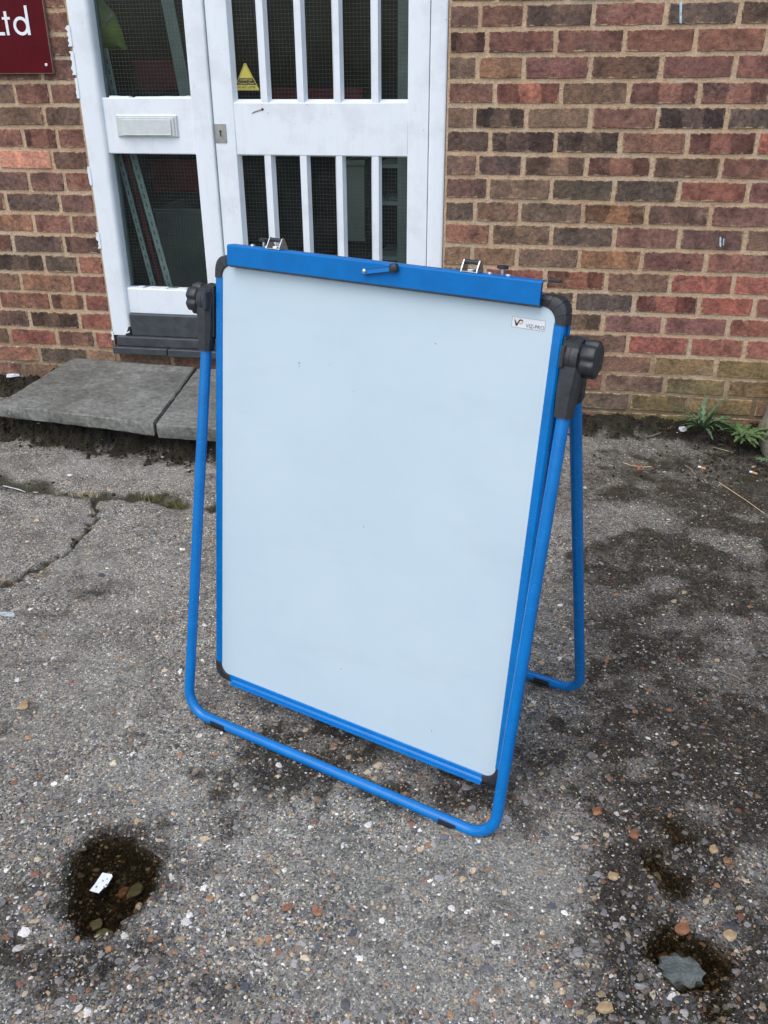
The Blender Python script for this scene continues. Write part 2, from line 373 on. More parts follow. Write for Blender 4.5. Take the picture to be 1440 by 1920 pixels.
def m_slab():
    n = NT('stone_slab', 0.75); co = n.coord(); a = n.noise(5, 6, 0.65, co); b = n.noise(55, 5, 0.7, co); c = n.noise(400, 4, 0.7, co)
    col = n.ramp(a, [(0.3, (0.095, 0.097, 0.085)), (0.5, (0.165, 0.168, 0.150)), (0.7, (0.245, 0.248, 0.226))])
    col = n.mix(1.0, col, n.ramp(b, [(0.3, (0.5, 0.5, 0.48)), (0.5, (1, 1, 1)), (0.70, (1.55, 1.55, 1.52))]), 'MULTIPLY')
    col = n.mix(1.0, col, n.ramp(c, [(0.3, (0.7, 0.7, 0.7)), (0.7, (1.3, 1.3, 1.3))]), 'MULTIPLY')
    sp = n.math('MULTIPLY', n.mr(n.math('ADD', n.voro(42, co), n.math('MULTIPLY', b, 0.25)), 0.30, 0.22), n.mr(n.noise(6, 3, 0.5, co), 0.46, 0.58)); col = n.mix(n.math('MULTIPLY', sp, 0.7), col, (0.36, 0.36, 0.34))
    h = n.math('ADD', b, n.math('MULTIPLY', c, 0.3))
    return n.out(col, n.mr(b, 0.3, 0.7, 0.6, 0.85), n.bump(h, 0.004, 0.7), spec=0.35)

M = {}
M['brickmass'] = m_brick(0.0, 'brick_clay_plain')
M['brick'] = m_brick(); M['mortar'] = m_mortar(); M['paint'] = m_paint(); M['blue'] = m_blue(); M['ribbed'] = m_blue_ribbed(); M['board'] = m_board()
M['glass'] = m_glass(); M['water'] = m_water(); M['ground'] = m_ground(); M['slab'] = m_slab()
M['black'] = m_plain('black_plastic', (0.027, 0.030, 0.034), 0.46, 0, 0.3, 60, 0.0006)
M['rubber'] = m_plain('black_rubber', (0.012, 0.012, 0.013), 0.75, 0, 0.3, 60)
M['silver'] = m_plain('zinc_plated_steel', (0.62, 0.64, 0.64), 0.3, 1.0, 0.15, 60)
M['steel'] = m_plain('brushed_steel', (0.42, 0.41, 0.39), 0.42, 0.9, 0.2, 40)
M['wire'] = m_plain('glass_wire', (0.24, 0.235, 0.23), 0.5, 0.0, 0.3, 30)
M['grey'] = m_plain('dark_grey_paint', (0.045, 0.052, 0.058), 0.55, 0, 0.35, 25, 0.001)
M['plate'] = m_plain('letter_plate_aluminium', (0.60, 0.64, 0.63), 0.38, 0.35, 0.1, 25)
M['maroon'] = m_plain('maroon_sign_enamel', (0.085, 0.001, 0.006), 0.35, 0, 0.12, 20, 0, 0.15)
M['white'] = m_plain('white_lettering', (0.80, 0.82, 0.84), 0.45, 0, 0.04, 20)
M['signedge'] = m_plain('sign_edge', (0.25, 0.16, 0.12), 0.5)
M['yellow'] = m_plain('faded_yellow_vinyl', (0.50, 0.44, 0.075), 0.45, 0, 0.12, 80)
M['ink'] = m_plain('black_ink', (0.02, 0.02, 0.02), 0.5)
M['greyink'] = m_plain('grey_ink', (0.10, 0.11, 0.13), 0.5)
M['orangeink'] = m_plain('orange_ink', (0.62, 0.36, 0.14), 0.5)
M['decal'] = m_plain('label_film', (0.72, 0.745, 0.765), 0.3, 0, 0.03, 20)
M['hivis'] = m_plain('hi_vis_fabric', (0.42, 0.50, 0.10), 0.85, 0, 0.25, 12)
M['reflect'] = m_plain('reflective_tape', (0.55, 0.57, 0.55), 0.45)
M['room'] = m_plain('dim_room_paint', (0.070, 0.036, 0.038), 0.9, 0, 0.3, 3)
M['redbox'] = m_plain('red_plastic_crate', (0.50, 0.03, 0.05), 0.6, 0, 0.25, 8)
M['racking'] = m_plain('grey_racking_steel', (0.46, 0.50, 0.51), 0.5, 0.0, 0.2, 12)
M['reveal'] = m_plain('grey_green_reveal', (0.34, 0.37, 0.35), 0.7, 0, 0.2, 10)
M['pale'] = m_plain('pale_board', (0.40, 0.40, 0.38), 0.7, 0, 0.2, 5)
M['concrete'] = m_plain('lichen_concrete', (0.30, 0.28, 0.21), 0.9, 0, 0.5, 22, 0.006)
M['leaf'] = m_plain('weed_leaf', (0.085, 0.15, 0.075), 0.5, 0, 0.35, 60, 0.001)
M['leaf2'] = m_plain('fresh_weed_leaf', (0.095, 0.165, 0.06), 0.5, 0, 0.4, 50, 0.001)
M['olive'] = m_plain('olive_grass', (0.16, 0.15, 0.055), 0.7, 0, 0.3, 60)
M['chalk'] = m_plain('pale_blue_chalk', (0.42, 0.56, 0.62), 0.8, 0, 0.4, 150)
M['scrapgrey'] = m_plain('grey_white_film', (0.42, 0.46, 0.48), 0.5, 0, 0.3, 60)
M['slotgrey'] = m_plain('slot_shadow_grey', (0.16, 0.17, 0.17), 0.8)
M['straw'] = m_plain('dry_straw', (0.52, 0.43, 0.24), 0.7, 0, 0.2, 90)
M['twig'] = m_plain('grey_twig', (0.22, 0.18, 0.14), 0.8, 0, 0.3, 90)
M['paper'] = m_plain('torn_white_paper', (0.74, 0.78, 0.82), 0.6, 0, 0.1, 60)
M['cork'] = m_plain('cork_filter_paper', (0.62, 0.30, 0.11), 0.7, 0, 0.15, 200)
M['slate'] = m_plain('wet_slate_stone', (0.17, 0.205, 0.21), 0.35, 0, 0.45, 45, 0.004)
M['rust'] = m_plain('rusty_plastic', (0.45, 0.14, 0.06), 0.6)
M['pebble'] = m_attr('pebble', 0.65); M['moss'] = m_attr('moss_and_soil', 0.95, 0.3, 200, 0.2)

# ================================================================== GROUND
def poly_sd(X, Y, poly):
    """signed distance (negative inside) to a closed polygon"""
    d = np.full(X.shape, 1e9); ins = np.zeros(X.shape, bool); n = len(poly)
    for i in range(n):
        x0, y0 = poly[i]; x1, y1 = poly[(i + 1) % n]; ex, ey = x1 - x0, y1 - y0
        t = np.clip(((X - x0) * ex + (Y - y0) * ey) / (ex * ex + ey * ey), 0, 1)
        d = np.minimum(d, np.hypot(X - x0 - t * ex, Y - y0 - t * ey))
        c = ((y0 > Y) != (y1 > Y)); ins ^= c & (X < (x1 - x0) * (Y - y0) / (y1 - y0 + 1e-12) + x0)
    return np.where(ins, -d, d)
def line_d(X, Y, pts):
    d = np.full(X.shape, 1e9)
    for (x0, y0), (x1, y1) in zip(pts, pts[1:]):
        ex, ey = x1 - x0, y1 - y0; t = np.clip(((X - x0) * ex + (Y - y0) * ey) / (ex * ex + ey * ey), 0, 1)
        d = np.minimum(d, np.hypot(X - x0 - t * ex, Y - y0 - t * ey))
    return d
def gp(pts, ox=0, oy=0, s=1.0):
    return [tuple(ground_at(ox + x / s, oy + y / s)[:2]) for x, y in pts]
PUD = [gp([(500, 265), (640, 250), (760, 262), (830, 340), (905, 385), (900, 520), (870, 590), (790, 640), (720, 720), (660, 800), (540, 830), (420, 820), (380, 720), (395, 620), (370, 540), (400, 440), (390, 350)], 0, 1480, 3),
       gp([(740, 830), (860, 740), (930, 790), (1000, 820), (1090, 830), (1130, 870), (1190, 880), (1240, 960), (1230, 1020), (1190, 1070), (1210, 1130), (1130, 1110), (1030, 1120), (960, 1135), (880, 1090), (840, 1030), (800, 980), (750, 920)], 960, 1480, 3),
       gp([(750, 360), (850, 350), (860, 430), (940, 470), (1000, 500), (980, 560), (900, 600), (840, 560), (820, 480), (770, 450)], 960, 1480, 3),
       gp([(760, 130), (870, 150), (1020, 260), (1020, 300), (930, 320), (840, 200)], 960, 1480, 3),
       gp([(1080, 1200), (1180, 1180), (1240, 1230), (1180, 1310), (1070, 1300)], 960, 1480, 3)]
PUD_DEPTH = [0.026, 0.024, 0.016, 0.013, 0.014]
CRACK = gp([(187, 938), (178, 965), (160, 1000), (130, 1035), (100, 1058), (62, 1080), (20, 1098), (-60, 1115)])
JOINT = gp([(-80, 905), (10, 912), (60, 922), (120, 930), (190, 936), (270, 936), (330, 948), (380, 950), (450, 955)])
CRACK2 = gp([(-20, 1040), (60, 1035)])

WET_AND_SHADE = [(1330, 935, 210, 75, .85), (1200, 1050, 170, 45, .7), (1390, 1090, 130, 60, .5), (1180, 965, 120, 32, -.75), (1120, 1120, 120, 70, .25), (1250, 1180, 200, 90, .25),
        (1270, 1360, 240, 170, .45), (1390, 1430, 130, 130, .55), (1210, 1560, 120, 170, .6), (1300, 1570, 120, 80, .55), (1420, 1520, 70, 110, .5), (1250, 1880, 170, 80, .6), (1410, 1800, 70, 160, .5), (1150, 1750, 70, 200, .35),
        (600, 1410, 230, 65, .8), (770, 1480, 190, 65, .8), (480, 1380, 100, 45, .6), (890, 1440, 120, 70, .45), (1010, 1500, 80, 70, .4), (520, 1470, 120, 40, .4),  # under the easel: brown stain with the easel's shade painted in
        (110, 1810, 190, 60, .7), (40, 1740, 90, 60, .35), (200, 1660, 170, 130, .45), (250, 1860, 200, 50, .35), (430, 1530, 90, 40, .35), (960, 1100, 60, 120, .2), (1000, 1380, 90, 120, .45),
        (180, 1110, 60, 20, .5), (60, 1155, 60, 14, .5), (250, 1200, 60, 25, .3), (1140, 1420, 120, 60, .3), (1080, 900, 160, 60, .3), (300, 830, 120, 20, .6), (40, 1010, 40, 20, .3)]
SMOOTHS = [(820, 1740, 270, 190, .8), (1010, 1640, 90, 160, .7), (200, 885, 220, 30, .7), (1120, 820, 90, 22, .7), (1180, 965, 130, 34, .8), (120, 1020, 160, 60, .5), (230, 1090, 150, 60, .5), (150, 1300, 190, 110, .6), (280, 1480, 160, 60, .5), (560, 1620, 120, 80, .4), (1310, 1115, 60, 35, .5)]

def blobs(PX, PY, L, nz):
    r = np.zeros(PX.shape)
    for cx, cy, rx, ry, s in L:
        q = np.sqrt(((PX - cx) / rx) ** 2 + ((PY - cy) / ry) ** 2) + nz * 0.9
        r += s * (1 - sstep(0.55, 1.25, q))
    return r

def ground_h(X, Y):
    h = -0.009 * (np.clip(X, -2.5, 2.0) + 0.33)
    h = h + 0.010 * fbm(X, Y, 1.3, 3) + 0.0045 * fbm(X + 5, Y, 9, 4) + 0.0034 * fbm(X, Y + 7, 45, 3) + 0.0022 * np.maximum(fbm(X + 3, Y, 105, 2), -.25)
    WX, WY = X + .030 * fbm(X, Y + 2, 24, 4), Y + .024 * fbm(X + 6, Y, 24, 4)
    d = line_d(WX, WY, CRACK); wv = 0.005 + 0.008 * np.clip(fbm(X, Y, 14, 3) + .35, 0, 1)
    h = h - 0.013 * np.exp(-(d / wv) ** 2)
    d = line_d(WX, WY, JOINT); wv = 0.016 + 0.03 * np.clip(fbm(X, Y + 3, 8, 3) + .3, 0, 1)
    h = h - 0.012 * np.exp(-(d / wv) ** 2)
    for poly, dep in zip(PUD, PUD_DEPTH):
        sd_ = poly_sd(X, Y, poly) + 0.012 * fbm(X + 2, Y, 28, 3)
        h = h - dep * (1 - sstep(-0.020, 0.009, sd_))
    # soil and moss banked up against the brickwork and under the step
    rgh = fbm(X, Y, 22, 4)
    bank = sstep(3.165, 3.245, Y + 0.05 * rgh) * (sstep(-0.45, -0.2, X) + sstep(-1.85, -1.95, X))
    h = h + bank * (1 - sstep(-2.06, -1.92, X) * sstep(-.6, -.74, X)) * (0.048 + 0.03 * rgh)
    step_x = sstep(-2.02, -1.90, X + 0.05 * rgh) * sstep(-0.66, -0.76, X + 0.05 * rgh)
    h = h + step_x * sstep(2.665, 2.75, Y + 0.05 * rgh + 0.19 * (X + 1.5)* .55) * (0.088 + 0.02 * rgh)
    return h
def ground_masks(X, Y):
    PX, PY = to_px(X, Y); nz = fbm(X, Y, 11, 5); nz2 = fbm(X + 9, Y + 4, 40, 4)
    wet_and_shade = blobs(PX, PY, WET_AND_SHADE, nz + 0.5 * nz2)
    wet_and_shade = np.clip(wet_and_shade, 0, 1.0)
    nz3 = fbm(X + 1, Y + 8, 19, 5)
    wet_and_shade = np.clip(wet_and_shade * (0.60 + 0.75 * sstep(-.15, .22, nz3 + .6 * nz2)) + 0.28 * sstep(.20, .34, nz3), 0, 1)
    right = sstep(1040, 1150, PX + 120 * nz) * 0.36; wet_and_shade = np.clip(wet_and_shade + right, 0, 1)
    smooth = np.clip(blobs(PX, PY, SMOOTHS, nz), 0, 1) * np.clip(1 - wet_and_shade, 0, 1)
    for poly in PUD:
        sd_ = poly_sd(X, Y, poly); wet_and_shade = np.maximum(wet_and_shade * (1 - .3 * (sd_ < 0)), .95 * (1 - sstep(0.0, 0.030, sd_ + 0.035 * nz)))
    rgh = fbm(X, Y, 22, 4)
    soil = sstep(3.12, 3.20, Y + 0.10 * rgh) * (sstep(-0.45, -0.2, X) + sstep(-1.85, -1.95, X))
    step_x = sstep(-2.05, -1.92, X) * sstep(-0.62, -0.74, X)
    soil = np.maximum(soil, step_x * sstep(2.60, 2.68, Y + 0.12 * rgh + 0.19 * (X + 1.5) * .55))
    soil = np.maximum(soil, 0.75 * sstep(0.55, 0.85, X + 0.25 * nz) * sstep(2.75, 3.05, Y + .1 * nz))
    WX, WY = X + .030 * fbm(X, Y + 2, 24, 4), Y + .024 * fbm(X + 6, Y, 24, 4)
    dc = line_d(WX, WY, CRACK); dj = line_d(WX, WY, JOINT)
    ms = np.maximum(1 - sstep(0.003, 0.014, dc + 0.012 * nz2), 0.95 * (1 - sstep(0.010, 0.042 + .03 * (X < -1.4), dj + 0.06 * nz)))
    moss = np.clip(np.maximum(ms, soil * np.clip(nz2 * 2 + .0, 0, 1) * .6), 0, 1)
    moss = np.maximum(moss, 0.55 * np.clip(fbm(X + 3, Y, 6, 4) * 2.2 - .2, 0, 1) * sstep(2.55, 2.9, Y))
    return np.clip(wet_and_shade, 0, 1), np.clip(soil, 0, 1), smooth, moss

gx = np.arange(-2.45, 1.75, 0.0050); gy = np.concatenate([np.arange(0.36, 1.40, 0.0036), np.arange(1.40, 3.33, 0.0064)])
GX, GY = np.meshgrid(gx, gy); GZ = ground_h(GX, GY)
ny, nx = GX.shape
wet_and_shade, soil, smooth, moss = ground_masks(GX, GY)
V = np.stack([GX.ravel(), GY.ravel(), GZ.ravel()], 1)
A = np.stack([wet_and_shade.ravel(), soil.ravel(), smooth.ravel(), moss.ravel()], 1)
i = np.arange(ny * nx).reshape(ny, nx)
F = np.stack([i[:-1, :-1].ravel(), i[:-1, 1:].ravel(), i[1:, 1:].ravel(), i[1:, :-1].ravel()], 1)
# far ground out to the horizon, tucked 3 cm below the edge of the near grid
xs = [-150, -30, -8, -2.40, 1.70, 8, 30, 150]; ys = [-150, -30, -6, 0.40, 3.30, 8, 30, 150]; b0 = len(V)
FX, FY = np.meshgrid(xs, ys); V = np.vstack([V, np.stack([FX.ravel(), FY.ravel(), np.full(FX.size, -0.03)], 1)])
A = np.vstack([A, np.tile([0.2, 0, 0.2, 0], (FX.size, 1))])
k = len(xs); FF = []
for r in range(len(ys) - 1):
    for c in range(k - 1):
        if r == 3 and c == 3: continue
        q = b0 + r * k + c; FF.append((q, q + 1, q + k + 1, q + k))
F = np.vstack([F, np.array(FF)])
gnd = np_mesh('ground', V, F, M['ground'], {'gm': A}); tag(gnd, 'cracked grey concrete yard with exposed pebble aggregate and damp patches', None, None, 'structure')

WLEV = [0.0040, 0.0005, -0.001, -0.001, -0.001]
for poly, wl in zip(PUD, WLEV):
    P = np.array(poly); c = P.mean(0); Q = c + (P - c) * 1.25
    zed = float(np.mean(-0.009 * (P[:, 0] + .33) + 0.010 * fbm(P[:, 0], P[:, 1], 1.3, 3))) - wl
    mb = MB(); mb.prism([tuple(q) for q in Q], zed - 0.06, zed)
    tag(mb.build('puddle', M['water']), None, None, None, 'structure')

# pebbles of the exposed aggregate: one mesh, nobody could count them
def ico(sub):
    t = (1 + 5 ** .5) / 2
    v = [(-1, t, 0), (1, t, 0), (-1, -t, 0), (1, -t, 0), (0, -1, t), (0, 1, t), (0, -1, -t), (0, 1, -t), (t, 0, -1), (t, 0, 1), (-t, 0, -1), (-t, 0, 1)]
    f = [(0, 11, 5), (0, 5, 1), (0, 1, 7), (0, 7, 10), (0, 10, 11), (1, 5, 9), (5, 11, 4), (11, 10, 2), (10, 7, 6), (7, 1, 8), (3, 9, 4), (3, 4, 2), (3, 2, 6), (3, 6, 8), (3, 8, 9), (4, 9, 5), (2, 4, 11), (6, 2, 10), (8, 6, 7), (9, 8, 1)]
    v = [np.array(p) / np.linalg.norm(p) for p in v]
    for _ in range(sub):
        mid = {}; nf = []
        def m(a, b):
            key = (min(a, b), max(a, b))
            if key not in mid: p = v[a] + v[b]; v.append(p / np.linalg.norm(p)); mid[key] = len(v) - 1
            return mid[key]
        for a, b, c in f:
            x, y, z = m(a, b), m(b, c), m(c, a); nf += [(a, x, z), (b, y, x), (c, z, y), (x, y, z)]
        f = nf
    return np.array(v), np.array(f)
PAL = np.array([(0.17, 0.165, 0.16), (0.26, 0.25, 0.235), (0.09, 0.09, 0.095), (0.055, 0.06, 0.07), (0.34, 0.26, 0.165), (0.27, 0.145, 0.075), (0.21, 0.095, 0.06), (0.42, 0.35, 0.24), (0.55, 0.53, 0.49), (0.17, 0.14, 0.11)])
PW = np.array([.23, .15, .12, .07, .10, .07, .05, .055, .075, .08]); PW /= PW.sum()
def scatter(n, smin, smax, sub, power, white=0.0, keep_smooth=0.35, area=(0, 1440, 770, 1935)):
    Px = RNG.uniform(area[0], area[1], n * 3); Py = RNG.uniform(area[2], area[3], n * 3)
    d = FWD[None] + ((Px - 720) / FPX)[:, None] * RIGHT - ((Py - 960) / FPX)[:, None] * UP
    t = -CAM_H / d[:, 2]; X = d[:, 0] * t + RNG.uniform(-.05, .05, n * 3); Y = d[:, 1] * t
    ok = (Y < 3.2) & (Y > .4); X, Y = X[ok], Y[ok]
    wt, so, sm, mo = ground_masks(X, Y)
    keep = RNG.random(len(X)) < np.clip(1 - (1 - keep_smooth) * sm, 0, 1) * (1 - .75 * so) * (1 - .85 * mo)
    X, Y, wt = X[keep][:n], Y[keep][:n], wt[keep][:n]; n = len(X)
    s = smin + (smax - smin) * RNG.random(n) ** power
    bv, bf = ico(sub); nv = len(bv)
    jit = 1 + RNG.uniform(-.34, .30, (n, nv))
    ax = np.stack([RNG.uniform(.65, 1.25, n), RNG.uniform(.5, 1.0, n), RNG.uniform(.30, .5, n)], 1) * s[:, None]
    P = bv[None] * jit[:, :, None] * ax[:, None, :]
    P[..., 2] = np.minimum(P[..., 2], (s * RNG.uniform(.12, .45, n))[:, None]); tl = RNG.normal(0, .16, n); ct, st = np.cos(tl), np.sin(tl)
    P = np.stack([P[..., 0] * ct[:, None] - P[..., 2] * st[:, None], P[..., 1], P[..., 0] * st[:, None] + P[..., 2] * ct[:, None]], -1)
    a = RNG.uniform(0, 6.283, n); ca, sa = np.cos(a), np.sin(a)
    P = np.stack([P[..., 0] * ca[:, None] - P[..., 1] * sa[:, None], P[..., 0] * sa[:, None] + P[..., 1] * ca[:, None], P[..., 2]], -1)
    P[..., 0] += X[:, None]; P[..., 1] += Y[:, None]; P[..., 2] += (ground_h(X, Y) + s * RNG.uniform(-.26, .10, n))[:, None]
    c = PAL[RNG.choice(len(PAL), n, p=PW)] * RNG.uniform(.75, 1.2, (n, 1))
    if white: wsel = RNG.random(n) < white; c[wsel] = np.array([.50, .48, .44]) * RNG.uniform(.8, 1.2, (wsel.sum(), 1))
    c = c * 1.35 * (1 - .38 * wt)[:, None]
    C4 = np.concatenate([np.repeat(c, nv, 0), np.ones((n * nv, 1))], 1)
    return P.reshape(-1, 3), (bf[None] + (np.arange(n) * nv)[:, None, None]).reshape(-1, 3), C4
parts = [scatter(3600, .0032, .0088, 1, 2.2), scatter(15000, .0018, .0046, 0, 1.5, .06), scatter(15000, .0009, .0024, 0, 1.2, .22, .7), scatter(170, .002, .005, 0, 2.0, .75, 1, (1110, 1440, 790, 1010)), scatter(60, .002, .005, 0, 2.0, .7, 1, (0, 380, 800, 940))]
Vs, Fs, Cs = [], [], []; o_ = 0
for v_, f_, c_ in parts: Vs.append(v_); Fs.append(f_ + o_); Cs.append(c_); o_ += len(v_)
pb = np_mesh('pebbles', np.vstack(Vs), np.vstack(Fs), M['pebble'], {'col': np.vstack(Cs)}, smooth=False)
tag(pb, 'small brown, grey and white pebbles bedded in the worn concrete yard', 'pebbles', None, 'stuff')

# moss and soil crumbs along the wall foot, under the step and in the joints
def crumbs(n):
    X = RNG.uniform(-2.3, 1.2, n * 12); Y = RNG.uniform(2.0, 3.255, n * 12); wt, so, sm, mo = ground_masks(X, Y)
    p = np.maximum(so, mo * .14); k_ = RNG.random(len(X)) < p; X, Y, mo = X[k_][:n], Y[k_][:n], mo[k_][:n]; n = len(X)
    bv, bf = ico(0); nv = 12; s = RNG.uniform(.0018, .006, n)
    P = bv[None] * (1 + RNG.uniform(-.45, .45, (n, nv)))[:, :, None] * s[:, None, None] * np.array([1, 1, .8])
    P[..., 0] += X[:, None]; P[..., 1] += Y[:, None]; P[..., 2] += (ground_h(X, Y) + s * .3)[:, None]
    g = (mo * RNG.random(n))[:, None]
    c = np.array([.030, .024, .015]) * RNG.uniform(.5, 1.8, (n, 1)) * (1 - g) + np.array([.060, .075, .018]) * RNG.uniform(.6, 1.5, (n, 1)) * g
    return P.reshape(-1, 3), (bf[None] + (np.arange(n) * nv)[:, None, None]).reshape(-1, 3), np.concatenate([np.repeat(c, nv, 0), np.ones((n * nv, 1))], 1)
v_, f_, c_ = crumbs(9000)
tag(np_mesh('soil_crumbs', v_, f_, M['moss'], {'col': c_}), 'dark crumbly soil and moss along the wall foot and concrete joints', 'soil', None, 'stuff')

# ================================================================== BRICK BUILDING
bld = empty('brick_building', (0, WALL, 0))
tag(bld, 'red brown brick building wall with a white glazed door behind the whiteboard easel', 'building')
BZ = [1.402, 1.329, 1.255, 1.178, 1.104, 1.030, .954, .880, .8025, .727, .649, .574, .499, .424, .351, .275, .201, .1295, .056, -.02]
RJ = {0: [-.252, -.11, .108, .329, .549], 1: [-.226, -.005, .21, .429, .641], 2: [-.254, -.102, .111, .333, .56], 3: [-.192, .026, .242, .463], 4: [-.256, -.085, .128, .342, .558],
      5: [-.201, .02, .23, .447, .664], 6: [-.241, -.084, .127, .344, .564], 7: [-.199, .016, .227, .44, .662], 8: [-.242, -.086, .13, .345, .555], 9: [-.183, .03, .246, .464, .679],
      10: [-.248, -.085, .132, .347, .561], 11: [-.198, .019, .234, .453, .667], 12: [-.245, -.09, .129, .338, .563, .749], 13: [-.2, .02, .237, .449, .673], 14: [-.25, -.1, .118, .335, .552, .741],
      15: [-.225, -.005, .209, .433, .655], 16: [-.16, .05, .263, .483, .702], 17: [-.28, -.07, .147, .366, .581, .811], 18: [-.18, .04, .26, .48, .70]}
LJ = {0: [-1.80], 1: [-1.93, -1.79], 2: [-1.81], 3: [-1.928, -1.792], 4: [-1.827], 5: [-1.923, -1.79], 6: [-1.822], 7: [-1.931, -1.787], 8: [-2.043, -1.819], 9: [-1.942, -1.787], 10: [-2.046, -1.83],
      11: [-1.926, -1.784], 12: [-2.043, -1.822], 13: [-1.931, -1.781], 14: [-2.034, -1.815], 15: [-2.139, -1.927, -1.76], 16: [-2.02, -1.802], 17: [-2.105, -1.896], 18: [-1.99, -1.775]}
DX0, DX1 = -1.678, -0.352           # door opening
C_ = {'d': (.115, .077, .062), 'k': (.082, .068, .059), 'p': (.165, .090, .075), 'r': (.205, .096, .074), 'R': (.255, .105, .082), 'b': (.205, .122, .083), 't': (.235, .145, .090), 'g': (.145, .110, .085), 'o': (.42, .22, .16), 'm': (.165, .132, .068), 'n': (.165, .117, .084)}
# clay of each brick, left to right; a following * marks kiss-mark banding
RC = {0: 'd p k p k d', 1: 'd* p p r r r', 2: 'g b p d p p', 3: 'p r* n p* p*', 4: 'n k* n p k* k', 5: 'k k* k* p p* R', 6: 'g k n* p* d p', 7: 'd n k k r p', 8: 'k n g b* d p', 9: 'b n k p d d', 10: 'n n n t p p',
      11: 'd r r* n R R', 12: 'k k k k r* R r', 13: 'r r d* p p r', 14: 'p p p d R r r', 15: 'p k* b* n m m', 16: 'p p p n m m', 17: 'g p g g m m n', 18: 'd d g m m n'}
LC = {0: 'd p', 1: 'p d d', 2: 'd p', 3: 'd p p', 4: 'n d', 5: 'p p* p', 6: 'o d', 7: 'd p r', 8: 'b k d', 9: 'b p p', 10: 'p k d*', 11: 'k* k r', 12: 'b b r', 13: 'r b* r', 14: 'd d* r', 15: 'd r p* r', 16: 'b k n', 17: 'p n p', 18: 'n p p'}
def brick_mesh(wd, ht):
    """a brick face with a slightly ragged outline, chamfered back into the mortar"""
    nxs, nzs = max(2, int(wd / .03)), 2; out = []
    for i in range(nxs): out.append((-wd / 2 + wd * i / nxs, -ht / 2))
    for i in range(nzs): out.append((wd / 2, -ht / 2 + ht * i / nzs))
    for i in range(nxs): out.append((wd / 2 - wd * i / nxs, ht / 2))
    for i in range(nzs): out.append((-wd / 2, ht / 2 - ht * i / nzs))
    n = len(out); j = lambda a: random.uniform(-a, a)
    out = [(x + j(.0017), z + j(.0014)) for x, z in out]
    for cidx in (0, nxs, nxs + nzs, 2 * nxs + nzs):            # blunt the corners
        x, z = out[cidx]; k_ = random.uniform(.955, .99); out[cidx] = (x * (1 - (1 - k_) * .5), z * k_)
    dy = random.uniform(-.0015, .0015)
    v = [(x * .965 if abs(x) > wd * .45 else x, -.0018 + dy + j(.0006), z * .93) for x, z in out] + [(x, .0035, z) for x, z in out] + [(x, .03, z) for x, z in out]
    f = [tuple(range(n))] + [(r * n + i, r * n + (i + 1) % n, (r + 1) * n + (i + 1) % n, (r + 1) * n + i) for r in (0, 1) for i in range(n)]
    me = bpy.data.meshes.new('brick'); me.from_pydata(v, [], f); me.update(); me.materials.append(M['brick']); return me
def brick(x0, x1, z0, z1, code):
    g = .0060 + random.uniform(-.001, .0014); me = brick_mesh(x1 - x0 - 2 * g, z1 - z0 - 2 * g)
    o = bpy.data.objects.new('brick', me); COL.objects.link(o); o.parent = bld
    o.location = ((x0 + x1) / 2, .0008 + random.uniform(-.0012, .0016), (z0 + z1) / 2); o.rotation_euler = (0, random.uniform(-.006, .006), 0)
    c = (np.array(C_[code[0]]) * np.array([1.40, 1.25, 1.19]) + np.array([.026, .018, .013])) * random.uniform(.85, 1.18) * np.array([random.uniform(.94, 1.06) for _ in range(3)])
    o.color = (*c, .85 if '*' in code else (0.35 if random.random() < .15 else 0.0))
    return o
def row(z1, z0, joints, codes, xa, xb):
    e = [xa] + list(joints) + [xb]
    for q in range(len(e) - 1):
        if e[q + 1] - e[q] > .03: brick(e[q], e[q + 1], z0, z1, codes[q] if q < len(codes) else random.choice('dprnk'))
rnd = lambda n: [random.choice(['d', 'p', 'r', 'n', 'k', 'p*', 'b', 'g']) for _ in range(n)]
XL, XR = -2.42, 1.13
for r_ in range(19):
    z1, z0 = BZ[r_], BZ[r_ + 1]
    jr = list(RJ[r_]); cr = RC[r_].split()
    while jr[-1] + .225 < XR: jr.append(jr[-1] + .22)
    row(z1, z0, jr, cr, DX1, XR)
    jl = list(LJ[r_]); cl = LC[r_].split()
    while jl[0] - .225 > XL: jl.insert(0, jl[0] - .222); cl.insert(0, random.choice(['d', 'p', 'r', 'b']))
    row(z1, z0, jl, cl, XL, DX0)
row(1.478, BZ[0], [-.2, .02, .235, .45, .67, .89], 'p d p d p d p'.split(), DX1, XR)
row(1.478, BZ[0], [-2.15, -1.93, -1.79], rnd(4), XL, DX0)
e = [DX0 + .004, -1.44, -1.215, -.99, -.765, -.54, DX1]             # course under the door sill
row(.193, .128, e[1:-1], ['d', 'p', 'r', 'd', 'p', 'd'], e[0], e[-1])
# the rest of the wall, out of the photograph, as one mass of bricks
mb = MB(); cols = []
def mass(x0, x1, z0, z1):
    mb.box(x0 + .005, x1 - .005, -.001, .03, z0 + .005, z1 - .005)
for q in range(-4, 56):
    z1 = BZ[0] + .075 * (q + 1) if q >= 0 else None
    if q < 0: continue
    z0 = z1 - .075; off = .1125 * (q % 2)
    x = -4.6 + off
    while x < 3.4:
        a, b = x, x + .225; x = b
        if q == 0 and XL - .05 < a and b < XR + .05: continue
        if q == 0 and (a < XR and b > XL): continue
        if z0 < 2.13 and b > DX0 and a < DX1:
            if a < DX0 - .03: mass(a, DX0, z0, z1)
            if b > DX1 + .03: mass(DX1, b, z0, z1)
            continue
        mass(a, b, z0, z1)
for r_ in range(19):
    for xa, xb in ((-4.6, XL), (XR, 3.4)):
        x = xa
        while x < xb - .03:
            b = min(x + .225, xb); mass(x, b, BZ[r_ + 1], BZ[r_]); x = b
mo = mb.build('brickwork', M['brickmass'], bld, kind='stuff'); mo.color = (.11, .066, .052, 0)
mb = MB()
